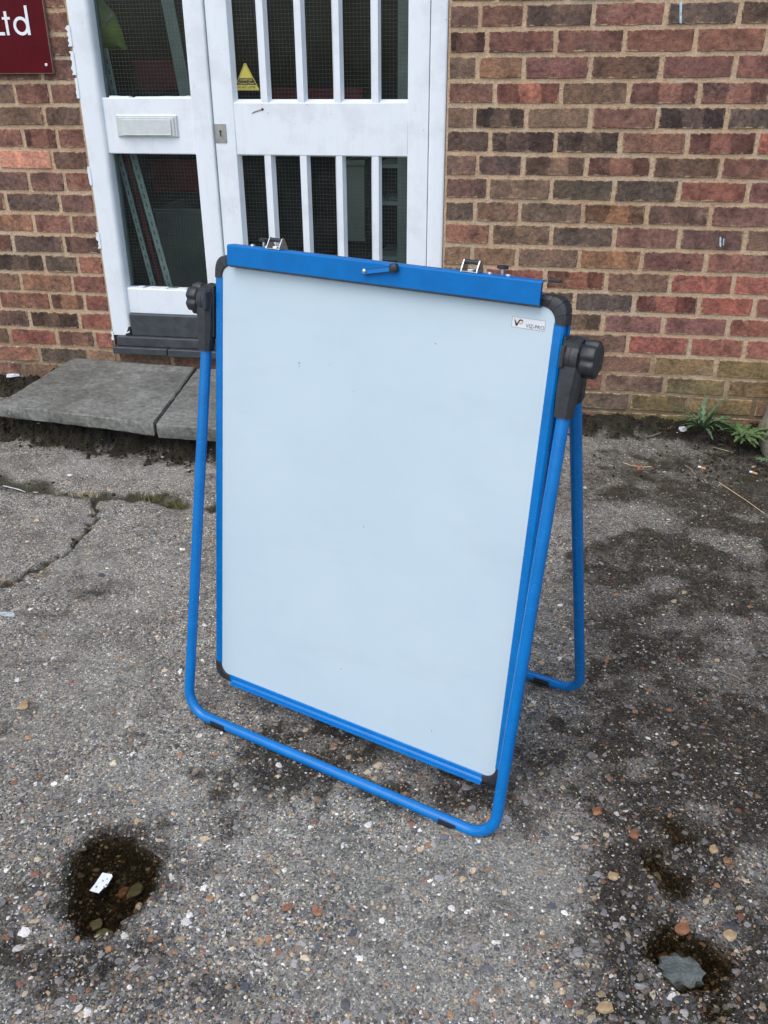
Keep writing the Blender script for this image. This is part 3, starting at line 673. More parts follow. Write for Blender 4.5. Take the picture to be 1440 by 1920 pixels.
mb.box(-4.6, DX0, .004, .12, -.1, 5.6); mb.box(DX1, 3.4, .004, .12, -.1, 5.6); mb.box(DX0, DX1, .004, .12, 2.13, 5.6); mb.box(DX0, DX1, .005, .12, -.1, .194)
mb.build('mortar', M['mortar'], bld)

# ------------------------------------------------------------------ door, side window, frame (children of the building)
Y = lambda y: y - WALL              # world y to the building's local y
def prof_z(x0, x1, yf, yb, r, left=True, right=True):
    """plan of a post with rounded front edges"""
    p = [(x0, yb)]
    if left: p += [(x0 + r - r * math.cos(t), yf + r - r * math.sin(t)) for t in np.linspace(0, math.pi / 2, 5)]
    else: p.append((x0, yf))
    if right: p += [(x1 - r + r * math.sin(t), yf + r - r * math.cos(t)) for t in np.linspace(0, math.pi / 2, 5)]
    else: p.append((x1, yf))
    p.append((x1, yb)); return p
fr = MB()
fr.prism(prof_z(-1.677, -1.600, .001, .055, .016, False, True), .262, 2.10)
fr.prism(prof_z(-1.259, -1.187, .001, .055, .006), .262, 2.10)
fr.prism(prof_z(-.411, -.354, -.002, .055, .008), .262, 2.10)
fr.bbox(-1.678, -.353, .000, .102, 2.10, 2.16, .004)
frame_o = fr.build('door_frame', M['paint'], bld, smooth=True, angle=50)
# flaky paint line left on the bricks beside the frame
for (za, zb, wdt) in ((1.29, 1.355, .016), (1.20, 1.275, .014), (1.125, 1.19, .012), (.83, .895, .010), (.60, .66, .012), (.24, .275, .008)):
    n_ = 7; poly = [(-1.676, za)] + [(-1.678 - wdt * random.uniform(.45, 1.15), za + (zb - za) * k_ / n_) for k_ in range(n_ + 1)] + [(-1.676, zb)]
    mb = MB(); mb.prism(poly, -.0020, .0, T=lambda x, y, z: (x, z, y)); mb.build('paint_flake', M['paint'], bld)

swn = MB()                           # side window: its rails are the part, the rest are sub-parts
swn.bbox(-1.602, -1.258, .016, .075, .940, 1.127, .003); swn.bbox(-1.602, -1.258, .016, .075, .349, .447, .003); swn.bbox(-1.602, -1.258, .016, .075, 1.98, 2.10, .003)
swn.bbox(-1.606, -1.5995, .020, .072, .345, 2.10, .001); swn.bbox(-1.2600, -1.2545, .020, .072, .345, 2.10, .001)
sw = swn.build('side_window', M['paint'], bld, label='narrow white side window with a letter plate beside the door')
def pane(parent, x0, x1, z0, z1, y=.048):
    b = MB(); b.box(x0, x1, y, y + .005, z0, z1); return b.build('pane', M['glass'], parent)
def wires(mb, x0, x1, z0, z1, y):
    n_ = int((x1 - x0) / .0126); o_ = random.uniform(.002, .01)
    for q in range(n_ + 1):
        x = x0 + o_ + q * .0126
        if x < x1: mb.box(x - .00022, x + .00022, y, y + .0005, z0, z1)
    n_ = int((z1 - z0) / .0126)
    for q in range(n_ + 1):
        z = z0 + o_ + q * .0126
        if z < z1: mb.box(x0, x1, y + .0007, y + .0014, z - .00032, z + .00032)
pane(sw, -1.600, -1.259, .447, .940); pane(sw, -1.600, -1.259, 1.127, 1.98)
mb = MB(); wires(mb, -1.600, -1.259, .447, .940, .055); wires(mb, -1.600, -1.259, 1.127, 1.98, .055); mb.build('wire_mesh', M['wire'], sw, kind='stuff')
# putty bead, chipped
for z in (1.1285, .4485):
    x = -1.6
    while x < -1.262:
        l_ = random.uniform(.012, .05); 
        if random.random() < .8: mb = MB(); mb.bbox(x, min(x + l_, -1.26), .020, .047, z - .003, z + random.uniform(.0015, .0045), .001); mb.build('putty_bead', M['paint'], sw)
        x += l_
mb = MB(); mb.bbox(-1.554, -1.321, .0095, .020, .997, 1.071, .003); mb.bbox(-1.543, -1.332, .0055, .0105, 1.001, 1.063, .001)
lp = mb.build('letter_plate', M['plate'], sw)
mb = MB(); T_ = lambda x, y, z: (x, y - .0015 * (1.056 - z) / .05, z)
mb.bbox(-1.531, -1.343, .0022, .005, 1.006, 1.056, .001, T=T_); mb.bbox(-1.531, -1.343, -.0052, -.002, 1.0045, 1.0075, .0008)
mb.build('letter_flap', M['plate'], sw)
mb = MB(); mb.bbox(-1.598, -1.26, -.001, .06, .2625, .349, .003); mb.bbox(-1.187, -.411, .004, .06, .2625, .349, .003)
mb.build('kick_board', M['grey'], bld)
mb = MB(); mb.bbox(-1.655, -.36, -.022, .06, .224, .2625, .003); mb.build('door_sill', M['grey'], bld)
for xa, xb in ((-1.668, -1.438), (-1.435, -1.0), (-.997, -.352)):
    mb = MB(); mb.bbox(xa, xb, -.042 + random.uniform(-.002, .002), .05, .195 + random.uniform(-.002, .002), .2235, .003); mb.build('sill_tile', M['grey'], bld)
# rotten foot of the left post: a dark bite with a splinter of wood
mb = MB(); mb.prism([(-1.622, .264), (-1.606, .297), (-1.599, .296), (-1.5985, .264)], -.004, .02, T=lambda x, y, z: (x, z, y)); mb.build('rotten_hole', M['ink'], bld)
mb = MB(); mb.prism([(-1.628, .268), (-1.603, .276), (-1.600, .283), (-1.608, .279), (-1.629, .272)], -.008, -.004, T=lambda x, y, z: (x, z, y)); mb.build('paint_splinter', M['paint'], bld)

dr = MB()
dr.prism(prof_z(-1.183, -1.106, .010, .06, .003), .351, 2.09); dr.prism(prof_z(-.486, -.414, .008, .06, .003), .351, 2.09)
dr.bbox(-1.106, -.486, .0115, .06, .941, 1.111, .002); dr.bbox(-1.106, -.486, .0115, .06, .351, .50, .002); dr.bbox(-1.106, -.486, .0115, .06, 1.99, 2.09, .002)
door = dr.build('door', M['paint'], bld, label='white panelled door with two rows of tall wired glass panes', smooth=True, angle=40)
PX_ = [(-1.104, -1.013), (-.972, -.881), (-.842, -.750), (-.712, -.619), (-.582, -.488)]
wm = MB()
for z0, z1 in ((.50, .941), (1.111, 1.99)):
    for (a, b) in PX_:
        pane(door, a - .003, b + .003, z0, z1, .040); wires(wm, a, b, z0, z1, .047)
    for (a, b), (c, d) in zip(PX_, PX_[1:]):
        mb = MB(); m_ = (b + c) / 2; jx = [random.uniform(-.0012, .0012) for _ in range(4)]
        mb.prism([(b + jx[0], .0395), (m_ - .011 + jx[1], .0135), (m_ + .011 + jx[2], .0135), (c + jx[3], .0395)], z0 - .004, z1 + .004)
        mb.build('glazing_bar', M['paint'], door)
    bead = MB()                       # bevelled beads around the opening
    zt = z0
    bead.prism([(-.0, .0), (.028, .0), (.028, .012)], -1.104, -.488, T=lambda p, q, x: (x, .0135 + p, zt - .001 + q)); zt2 = z1
    bead.prism([(-.0, .0), (.028, .0), (.028, -.006)], -1.104, -.488, T=lambda p, q, x: (x, .0135 + p, zt2 + .001 + q))
    bead.prism([(0, 0), (.026, 0), (.026, .010)], z0, z1, T=lambda p, q, z: (-1.1065 + q, .0125 + p, z))
    bead.build('glazing_bead', M['paint'], door)
wm.build('wire_mesh', M['wire'], door, kind='stuff')
lk = MB(); lk.bbox(-1.182, -1.139, .0075, .011, .980, 1.043, .0008); lko = lk.build('lock_plate', M['steel'], door)
mb = MB(); mb.prism([(.0045 * math.cos(t), .0045 * math.sin(t) + .006) for t in np.linspace(-1.1, math.pi + 1.1, 12)] + [(-.0024, -.011), (.0024, -.011)], .0066, .0075, T=lambda x, y, z: (-1.1605 + x, z, 1.012 + y)); mb.build('keyhole', M['ink'], door)
for x in (-1.177, -1.144):
    for z in (.986, 1.037):
        mb = MB(); mb.tube([(x, .0077, z), (x, .0062, z)], .0028, 8); mb.build('screw', M['steel'], door)
mb = MB(); mb.prism([(-.022, -.006), (-.010, -.001), (.016, .006), (.018, .010), (.010, .009), (-.012, .003), (-.023, -.003)], .0105, .0116, T=lambda x, y, z: (-1.018 + x, z, 1.081 + y)); mb.build('paint_scar', M['twig'], door)
mb = MB(); mb.tube([(-1.001, .0118, 1.090), (-1.001, .0104, 1.090)], .0045, 9); mb.build('screw_hole', M['ink'], door)

# ------------------------------------------------------------------ dark room behind the glass
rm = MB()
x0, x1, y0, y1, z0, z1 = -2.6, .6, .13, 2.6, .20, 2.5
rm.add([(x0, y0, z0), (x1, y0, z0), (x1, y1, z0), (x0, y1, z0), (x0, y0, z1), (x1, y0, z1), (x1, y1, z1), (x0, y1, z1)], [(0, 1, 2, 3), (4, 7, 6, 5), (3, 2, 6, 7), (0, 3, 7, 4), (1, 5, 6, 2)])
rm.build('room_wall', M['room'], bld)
mb = MB(); mb.box(-1.640, -1.6015, .0555, .088, .20, 2.13); mb.build('inner_reveal', M['reveal'], bld)
mb = MB(); mb.box(-.408, -.36, .0605, .088, .20, 2.13); mb.build('inner_reveal', M['reveal'], bld)

def hang_cloth():
    """a hi-vis jacket sleeve and flank hanging just inside the window"""
    pl = WALL + .26
    out = [(150, -60), (196, 5), (215, 25), (228, 55), (236, 92), (215, 90), (192, 97), (180, 60), (160, 20)]
    pts = [wall_at(px, py, pl) for px, py in out]; c = sum(pts, Vector()) / len(pts); m = MB(); n = len(pts); vs = []
    for ring, (s, dy) in enumerate(((1, .0), (1.02, -.025), (.8, -.05), (.35, -.062))):
        for p in pts: q = c + (p - c) * s; vs.append((q.x + random.uniform(-.003, .003), q.y + dy + random.uniform(-.007, .007), q.z))
    vs.append((c.x, c.y - .066, c.z)); fs = [(r * n + i, r * n + (i + 1) % n, (r + 1) * n + (i + 1) % n, (r + 1) * n + i) for r in range(3) for i in range(n)]
    fs += [(3 * n + i, 3 * n + (i + 1) % n, 4 * n) for i in range(n)] + [tuple(range(n))[::-1]]
    m.add(vs, fs); return m
jk = empty('hi_vis_jacket', tuple(wall_at(200, 60, WALL + .26)))
tag(jk, 'faded yellow hi-vis jacket hanging inside behind the upper side window', 'jacket')
o = hang_cloth(); o.v = [tuple(Vector(p) - jk.location) for p in o.v]; o.build('jacket_cloth', M['hivis'], jk, smooth=True, angle=80)
mb = MB(); a_, b_ = wall_at(191, 55, WALL + .205) - jk.location, wall_at(210, 27, WALL + .205) - jk.location
mb.tube([a_, (a_ + b_) / 2 + Vector((0, -.006, 0)), b_], [.006, .007, .005], 6); mb.build('reflective_tape', M['reflect'], jk)

def leaning_bar(name, p, q, y, wdt, mat, label, cat, holes=True, group=None):
    a = wall_at(*p, y); b = wall_at(*q, y + .03); e = empty(name, tuple(b)); tag(e, label, cat, group)
    d = (a - b); L = d.length; d.normalize(); s = Vector((1, 0, 0)); s = (s - d * s.dot(d)).normalized(); nrm = d.cross(s)
    T = lambda x, yy, z: tuple(s * x + nrm * yy + d * z)
    m = MB(); m.box(-wdt / 2, wdt / 2, -.0015, .0015, 0, L, T); m.box(-wdt / 2, -wdt / 2 + .003, .0017, wdt * .7, 0, L, T); m.build('angle_bar', mat, e)
    if holes:
        h = MB(); z = .03
        while z < L - .02: h.box(-.0025, .0025, .0018, .0026, z - .008, z + .008, T); h.box(-.0025, .0025, -.0026, -.0018, z - .008, z + .008, T); z += .035
        h.build('slot', M['slotgrey'], e, kind='stuff')
    return e
leaning_bar('racking_upright', (212, 250), (294, 560), WALL + .11, .020, M['racking'], 'thin grey slotted racking upright leaning inside lower side window, leftmost of three', 'racking upright', True, 'racking uprights inside the side window')
leaning_bar('racking_upright', (238, 250), (330, 580), WALL + .13, .027, M['racking'], 'wide grey slotted racking upright leaning inside lower side window, middle of three', 'racking upright', True, 'racking uprights inside the side window')
leaning_bar('racking_upright', (226, 250), (312, 575), WALL + .19, .012, M['redbox'], 'dark red racking upright leaning between two grey ones inside the side window', 'racking upright', False, 'racking uprights inside the side window')
leaning_bar('racking_upright', (196, 90), (217, 190), WALL + .11, .024, M['racking'], 'grey slotted upright against the frame inside the upper side window', 'racking upright', True)
leaning_bar('timber_plank', (306, -40), (352, 200), WALL + .45, .05, M['racking'], 'grey plank leaning inside at the right of the upper side window', 'plank', False)
def inner_box(name, p, q, y, dep, mat, label, cat):
    a, b = wall_at(*p, y), wall_at(*q, y); e = empty(name, ((a.x + b.x) / 2, y, b.z)); tag(e, label, cat)
    w_ = (b.x - a.x) / 2; h_ = a.z - b.z
    m = MB(); m.box(-w_, w_, 0, .012, 0, h_); m.box(-w_, -w_ + .012, .0125, dep, 0, h_); m.box(w_ - .012, w_, .0125, dep, 0, h_); m.box(-w_ + .0125, w_ - .0125, .0125, dep, 0, .012); m.build('crate_body', mat, e)
    m = MB(); m.bbox(-w_ - .006, w_ + .006, -.008, -.0005, h_ - .02, h_, .002); m.build('crate_rim', mat, e); return e
inner_box('storage_crate', (250, 112), (362, 168), WALL + .9, .35, M['redbox'], 'dark red crate seen behind the upper side window', 'crate')
inner_box('storage_crate', (280, 300), (420, 360), WALL + 1.0, .35, M['redbox'], 'dark red crate seen behind the top of the lower side window', 'crate')
inner_box('storage_crate', (500, 165), (680, 200), WALL + 1.2, .35, M['redbox'], 'dark red crate behind the upper door panes near the lock rail', 'crate')
inner_box('pale_carton', (648, 300), (684, 452), WALL + .55, .3, M['pale'], 'tall pale grey carton behind the fourth lower door pane', 'carton')
inner_box('reflection_box', (290, 390), (420, 640), WALL + .8, .35, M['pale'], 'grey box behind the lower side window standing in for its reflection', 'carton')  # grey box takes the place of a reflection in the lower pane
sh = empty('shelf_unit', tuple(wall_at(740, 480, WALL + .6))); tag(sh, 'grey metal shelf unit behind the rightmost door panes', 'shelf')
for (pa, pb) in (((705, 308), (790, 316)), ((705, 377), (790, 386)), ((705, 480), (790, 490))):
    a, b = wall_at(*pa, WALL + .6) - sh.location, wall_at(*pb, WALL + .6) - sh.location; m = MB(); m.box(a.x, b.x, 0, .3, b.z, a.z); m.build('shelf', M['racking'], sh)
a = wall_at(748, -40, WALL + .6) - sh.location; m = MB(); m.box(a.x, a.x + .04, -.02, -.001, -.5, a.z); m.build('shelf_post', M['racking'], sh)

# ------------------------------------------------------------------ sign, sticker
sg = empty('wall_sign', (-1.90, WALL - .012, 1.207)); tag(sg, 'dark red sign board with white Ltd lettering on the brick wall left of door', 'sign')
mb = MB(); mb.box(-.95, .142, -.003, .008, 0, .62); mb.build('panel', M['maroon'], sg)
mb = MB(); mb.box(-.95, .1435, -.0025, .010, -.0018, -.0002); mb.box(.1422, .1438, -.0025, .010, -.0018, .62); mb.build('panel_edge', M['signedge'], sg)
def letters(mb, x, z, kind, s):
    T = lambda a, b, c: (x + a * s, c, z + b * s); st = .15
    if kind == 'L': mb.prism([(-.62, 0), (0, 0), (0, st), (-.62 + st, st), (-.62 + st, 1.25), (-.62, 1.25)], -.0055, -.0032, T)
    if kind == 't':
        mb.prism([(.0, .0), (st, 0), (st, .72), (.30, .72), (.30, .84), (st, .84), (st, 1.1), (0, 1.1), (0, .84), (-.14, .84), (-.14, .72), (0, .72)], -.0055, -.0032, T)
    if kind == 'd':
        mb.prism([(.72, 0), (.72 + st, 0), (.72 + st, 1.35), (.72, 1.35)], -.0055, -.0032, T)
        n = 28; o_, i_ = .435, .435 - st
        vs = [(.40 + r * math.cos(2 * math.pi * k / n), .42 + r * 1.0 * math.sin(2 * math.pi * k / n), c) for c in (-.0053, -.0032) for r in (o_, i_) for k in range(n)]
        fs = []
        for k in range(n):
            l = (k + 1) % n
            fs += [(k, l, n + l, n + k), (2 * n + k, 3 * n + k, 3 * n + l, 2 * n + l), (k, 2 * n + k, 2 * n + l, l), (n + k, n + l, 3 * n + l, 3 * n + k)]
        mb.add(vs, fs, T)
sL = .0668
for ch, xx in (('L', -.016), ('t', -.0085), ('d', .0235)):
    mb = MB(); letters(mb, xx, .119, ch, sL); mb.build('letter', M['white'], sg)
mb = MB(); mb.tube([(.122, -.0075, .026), (.122, -.006, .026), (.122, -.0032, .026)], [.003, .0048, .0052], 12); mb.build('screw_cap', M['white'], sg)

def text_obj(name, s, size, mat, parent, M4, ext=.0004, bold=0.0):
    cu = bpy.data.curves.new(name, 'FONT'); cu.body = s; cu.size = size; cu.extrude = ext; cu.offset = bold; cu.align_x = 'CENTER'; cu.resolution_u = 3
    t = bpy.data.objects.new(name, cu); COL.objects.link(t); dg = bpy.context.evaluated_depsgraph_get()
    me = bpy.data.meshes.new_from_object(t.evaluated_get(dg)); bpy.data.objects.remove(t); bpy.data.curves.remove(cu)
    me.transform(M4); me.materials.clear(); me.materials.append(mat); o = bpy.data.objects.new(name, me); COL.objects.link(o); o.parent = parent; return o
st = empty('warning_sticker', (-1.0625, WALL + .0385, 1.150)); tag(st, 'yellow triangular warning sticker on the leftmost upper door pane', 'sticker')
TY = lambda x, y, z: (x, z, y)
mb = MB(); mb.prism([(-.0455, 0), (.0455, 0), (.0455, .004), (.003, .0845), (-.003, .0845), (-.0455, .004)], -.0008, .0, TY); mb.build('sticker_film', M['yellow'], st)
mb = MB()
mb.prism([(-.0358, .0165), (.0358, .0165), (.0235, .0385), (-.0235, .0385)], -.0013, -.0009, TY); mb.build('black_band', M['ink'], st)
mb = MB()
for (xa, ya, xb, yb) in ((-.0425, .0055, -.0008, .0815), (.0425, .0055, .0008, .0815), (-.0425, .0035, .0425, .0035)):
    dx, dy = xb - xa, yb - ya; L_ = math.hypot(dx, dy); nx_, ny_ = -dy / L_ * .0005, dx / L_ * .0005
    mb.prism([(xa - nx_, ya - ny_), (xb - nx_, yb - ny_), (xb + nx_, yb + ny_), (xa + nx_, ya + ny_)], -.0013, -.0009, TY)
mb.build('border_line', M['ink'], st)
RX = Matrix.Rotation(math.pi / 2, 4, 'X')
text_obj('lettering', 'CRIMPTAE', .0098, M['yellow'], st, Matrix.Translation((0, -.0016, .0293)) @ RX, .0002)
text_obj('lettering', 'Control Zone', .0103, M['yellow'], st, Matrix.Translation((0, -.0016, .0190)) @ RX, .0002)
text_obj('lettering', 'DO NOT LOITER', .0088, M['ink'], st, Matrix.Translation((0, -.0012, .0068)) @ RX, .0002, .0002)

# ------------------------------------------------------------------ step slabs, riser, concrete post
def slab(name, corners, zt, th, label):
    """stone paver from its four top corners (front-left, front-right, back-right, back-left)"""
    n = 16; cs = [Vector(c) for c in corners]; c0 = sum(cs, Vector((0, 0))) / 4; e = empty(name, (c0.x, c0.y, 0)); tag(e, label, 'paving slab', 'stone slabs of the door step')
    vs, fs = [], []; N = n + 1; hz = lambda x, y: .0022 * float(fbm(np.array([x]), np.array([y]), 14, 3)[0])
    P = []
    for j in range(N):
        for i in range(N):
            u, v = i / n, j / n; p = cs[0] * (1 - u) * (1 - v) + cs[1] * u * (1 - v) + cs[2] * u * v + cs[3] * (1 - u) * v
            ed = min(u, 1 - u, v, 1 - v); k = 1.0
            P.append((p.x - c0.x, p.y - c0.y, zt(p.x, p.y) + hz(p.x, p.y)))
    ring = [j * 0 + i for i in range(n)] + [i * N + n for i in range(n)] + [n * N + n - i for i in range(n)] + [(n - i) * N for i in range(n)]
    vs = list(P); fs = [(j * N + i, j * N + i + 1, (j + 1) * N + i + 1, (j + 1) * N + i) for j in range(n) for i in range(n)]
    prev = ring
    for (ins, dz) in ((-.0035, .004), (-.0045, th * .5), (-.002, th * .9), (.004, th)):
        new = []
        for r_i in ring:
            x, y, z = P[r_i]; L_ = math.hypot(x, y); o_ = -ins + random.uniform(-.004, .004); new.append(len(vs)); vs.append((x * (1 + o_ / L_), y * (1 + o_ / L_), z - dz))
        m = len(ring); fs += [(prev[q], new[q], new[(q + 1) % m], prev[(q + 1) % m]) for q in range(m)]; prev = new
    fs.append(tuple(prev)[::-1])
    mb = MB(); mb.add(vs, fs); mb.build('stone', M['slab'], e, smooth=True, angle=30)
zt = lambda x, y: .155 - (3.22 - y) * .006
A_ = lambda px, py, z=.153: tuple(ground_at(px, py, z)[:2])
fl, frr, br, bl = A_(-4, 757), A_(286, 792), A_(364, 689), A_(138, 672)
slab('step_slab', [fl, frr, br, bl], zt, .048, 'large grey stone step slab left of the easel below the side window')
fl2, bl2 = A_(293, 791), A_(371, 690)
slab('step_slab', [fl2, (fl2[0] + .56, fl2[1] - .012), (bl2[0] + .56, bl2[1] - .01), bl2], lambda x, y: .152 - (3.22 - y) * .010, .050, 'grey stone step slab partly hidden behind the left leg of the easel')
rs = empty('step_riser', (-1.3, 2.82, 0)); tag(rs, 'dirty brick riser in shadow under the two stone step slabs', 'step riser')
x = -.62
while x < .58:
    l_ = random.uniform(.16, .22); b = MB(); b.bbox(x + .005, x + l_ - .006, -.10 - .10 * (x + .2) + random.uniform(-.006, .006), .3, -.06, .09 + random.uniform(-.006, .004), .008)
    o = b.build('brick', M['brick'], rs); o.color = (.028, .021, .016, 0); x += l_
cp = empty('concrete_stub', (.98, 3.12, 0)); tag(cp, 'rough lichen covered concrete block at the right end of the wall', 'concrete block')
mb = MB(); N = 9; vs = []; fs = []
for kz in range(N):
    zz = -.03 + .255 * kz / (N - 1)
    for kk in range(20):
        a = 2 * math.pi * kk / 20; q = max(abs(math.cos(a)), abs(math.sin(a))); w_ = .142 + .012 * math.sin(zz * 30) + (.012 if kz < 3 else 0) - (.02 if kz == N - 1 else 0)
        vs.append((math.cos(a) / q * w_ + random.uniform(-.006, .006), math.sin(a) / q * .11 + random.uniform(-.006, .006), zz))
for kz in range(N - 1):
    for kk in range(20): fs.append((kz * 20 + kk, kz * 20 + (kk + 1) % 20, (kz + 1) * 20 + (kk + 1) % 20, (kz + 1) * 20 + kk))
fs.append(tuple(range((N - 1) * 20, N * 20))); mb.add(vs, fs); mb.build('block', M['concrete'], cp, smooth=True, angle=60)

# ================================================================== WHITEBOARD EASEL
TH, AL, BE, GA, LP, LR, HW = -.3523, .2052, .1223, .3378, .8426, .8642, .3445
ROLL = -.0093
X_ = Vector((math.cos(TH) * math.cos(ROLL), math.sin(TH) * math.cos(ROLL), math.sin(ROLL))); Y_ = Vector((-math.sin(TH), math.cos(TH), 0)); Z_ = X_.cross(Y_)
EO = Vector((-.3318, 1.2482, 0.0))
ME = Matrix(((X_.x, Y_.x, Z_.x, EO.x), (X_.y, Y_.y, Z_.y, EO.y), (X_.z, Y_.z, Z_.z, EO.z), (0, 0, 0, 1)))
ez = empty('whiteboard_easel', mat=ME); tag(ez, 'blue framed whiteboard easel with black hinge knobs standing on the concrete yard', 'whiteboard')
PIV = Vector((0, math.sin(AL) * LP, .010 + math.cos(AL) * LP))
def B(x, u, n):                     # board coordinates: right, up the board, out of its face
    return (PIV.x + x, PIV.y + u * math.sin(BE) - n * math.cos(BE), PIV.z + u * math.cos(BE) + n * math.sin(BE))
BU = lambda x, n, u: B(x, u, n)     # prism plan (x, n) run along u
BX = lambda u, n, x: B(x, u, n)     # prism plan (u, n) run along x
def rrect(x0, x1, y0, y1, r, n=6):
    p = []
    for cx, cy, a0 in ((x1 - r, y0 + r, -90), (x1 - r, y1 - r, 0), (x0 + r, y1 - r, 90), (x0 + r, y0 + r, 180)):
        p += [(cx + r * math.cos(math.radians(a0 + 90 * k / n)), cy + r * math.sin(math.radians(a0 + 90 * k / n))) for k in range(n + 1)]
    return p
UT, UB, XW = .0586, -.7687, .3102
mb = MB(); mb.prism(rrect(-XW - .002, XW + .002, UB - .002, UT + .002, .021), -.010, .0036, B); mb.build('board_panel', M['board'], ez)
side = [(.3088, .0030), (.3105, .0052), (.3225, .0058), (.3255, .0035), (.3262, -.0035), (.3190, -.0040), (.3190, -.0135), (.3268, -.0140), (.3275, -.0205), (.3100, -.0215)]
for s in (1, -1):
    mb = MB(); mb.prism([(s * a, b) for a, b in side], UB + .022, UT - .022, BU); mb.build('frame_rail', M['blue'], ez, smooth=True, angle=28)
for u0, s in ((UB, -1), (UT, 1)):
    mb = MB(); mb.prism([(u0 + s * (a - .3102), b) for a, b in side], -XW + .022, XW - .022, BX); mb.build('frame_rail', M['blue'], ez, smooth=True, angle=28)
# corner caps: ribbed quarter rings
def cap(sx, su, ro):
    cx, cu = sx * (XW - .021), (UT - .021 if su > 0 else UB + .021); ri = .0208; m = MB()
    for a0, a1 in ((-4, 20), (21.2, 45), (46.2, 69), (70.2, 94)):
        n = 4; ang = [math.radians(a0 + (a1 - a0) * k / n) for k in range(n + 1)]; vs = []
        prof = [(ri, .0030), (ri + .002, .0066), (ro - .006, .0072), (ro - .001, .0045), (ro, -.004), (ro, -.020), (ri + .002, -.0215)]
        for t in ang:
            sq = (abs(math.cos(t)) ** 3.2 + abs(math.sin(t)) ** 3.2) ** (-1 / 3.2)
            for r, nn in prof: r = ri + (r - ri) / (ro - ri) * (ro * sq - ri); vs.append((cx + sx * r * math.cos(t), cu + su * r * math.sin(t), nn))
        q = len(prof); fs = [(k * q + j, k * q + (j + 1) % q, (k + 1) * q + (j + 1) % q, (k + 1) * q + j) for k in range(n) for j in range(q)] + [tuple(range(q))[::-1], tuple(range(n * q, (n + 1) * q))]
        m.add(vs, fs, B)
    SQ = lambda t: (abs(math.cos(math.radians(t))) ** 3.2 + abs(math.sin(math.radians(t))) ** 3.2) ** (-1 / 3.2)
    core = [(cx + sx * (r * (SQ(t) if r > .03 else 1)) * math.cos(math.radians(t)), cu + su * (r * (SQ(t) if r > .03 else 1)) * math.sin(math.radians(t))) for r, ts in ((ro - .0022, range(-4, 95, 14)), (ri + .001, range(94, -5, -14))) for t in ts]
    m.prism(core, -.020, .0052, B)
    return m.build('corner_cap', M['black'], ez, smooth=True, angle=30)
for sx in (1, -1):
    cap(sx, 1, .0385); cap(sx, -1, .0375)
# pen tray lip along the bottom
tp = [(-.7760, .0060), (-.7835, .0060), (-.7860, .0085), (-.7862, .0130), (-.7835, .0155), (-.7800, .0150), (-.7800, .0120), (-.7820, .0112), (-.7825, .0095), (-.7790, .0085)]
mb = MB(); mb.prism(tp, -.2800, .2890, BX); mb.build('pen_tray', M['blue'], ez, smooth=True, angle=30)
# clamp bar over the top edge: open channel
mb = MB()
bar = [(.0615, .0215), (.0930, .0228), (.0955, .0205), (.0962, .0020), (.0945, .0020), (.0938, .0190), (.0922, .0208), (.0630, .0196)]
mb.prism(bar, -.2850, .2895, BX); mb.build('clamp_bar', M['ribbed'], ez, smooth=True, angle=30)
mb = MB(); mb.prism([(.0572, .0125), (.0616, .0216), (.0628, .0194), (.0600, .0075)], -.2848, .2893, BX); mb.build('grip_strip', m_plain('grip_strip_rubber', (.05, .075, .12), .6), ez)
mb = MB(); mb.prism([(.062, .0075), (.0936, .0075), (.0936, .0065), (.062, .0065)], -.283, .286, BX); mb.build('clamp_back', M['black'], ez)
# clamp lever with its black tip
lv = MB(); p0, p1 = Vector((-.0034, .0800)), Vector((.0500, .0905)); d = (p1 - p0).normalized(); nn = Vector((-d.y, d.x))
def LV(a, b, n): q = p0 + d * a + nn * b; return B(q.x, q.y, n)
lv.prism([(-.0050, -.003), (-.003, -.0050), (.047, -.0050), (.047, .0050), (-.003, .0050), (-.0050, .003)], .0245, .0285, LV)
lv.bbox(-.002, .047, .0032, .0048, .0285, .0300, .0004, LV); lv.bbox(-.002, .047, -.0048, -.0034, .0285, .0300, .0004, LV)
lvo = lv.build('clamp_lever', M['blue'], ez)
mb = MB(); mb.bbox(.046, .060, -.0068, .0068, .0225, .0325, .0025, LV); mb.build('lever_tip', M['black'], lvo, smooth=True, angle=50)
mb = MB(); mb.tube([LV(0, 0, .0284), LV(0, 0, .0305), LV(0, 0, .0318)], [.0042, .0038, .002], 14); mb.build('rivet', M['silver'], lvo, smooth=True, angle=50)
# clip brackets with black rollers, flip chart pins
for cx in (-.1880, .1735):
    m = MB(); h = .0185
    m.box(cx - .0135, cx + .0135, .0, .0215, .0964, .0976, lambda x, n, u: B(x, u, n))
    for sx in (-1, 1):
        x = cx + sx * .0128
        tri = [(.0962, .0225), (.0962, -.002), (.1020, -.0005), (.0962 + h - .002, .0075), (.0962 + h, .0105), (.0962 + h - .001, .0140), (.1000, .0215)]
        m.prism(tri, x - .0009, x + .0009, BX)
    cl = m.build('clip_bracket', M['silver'], ez)
    m = MB(); m.tube([B(cx - .0118, .1105, .0105), B(cx + .0118, .1105, .0105)], .0036, 12); m.build('roller', M['black'], cl, smooth=True, angle=50)
    m = MB(); m.tube([B(cx - .006, .0985, .013), B(cx + .006, .1005, .006)], .0022, 8); m.tube([B(cx + .004, .099, .016), B(cx + .0112, .1015, .004)], .0016, 8); m.build('clip_spring', M['silver'], cl, smooth=True)
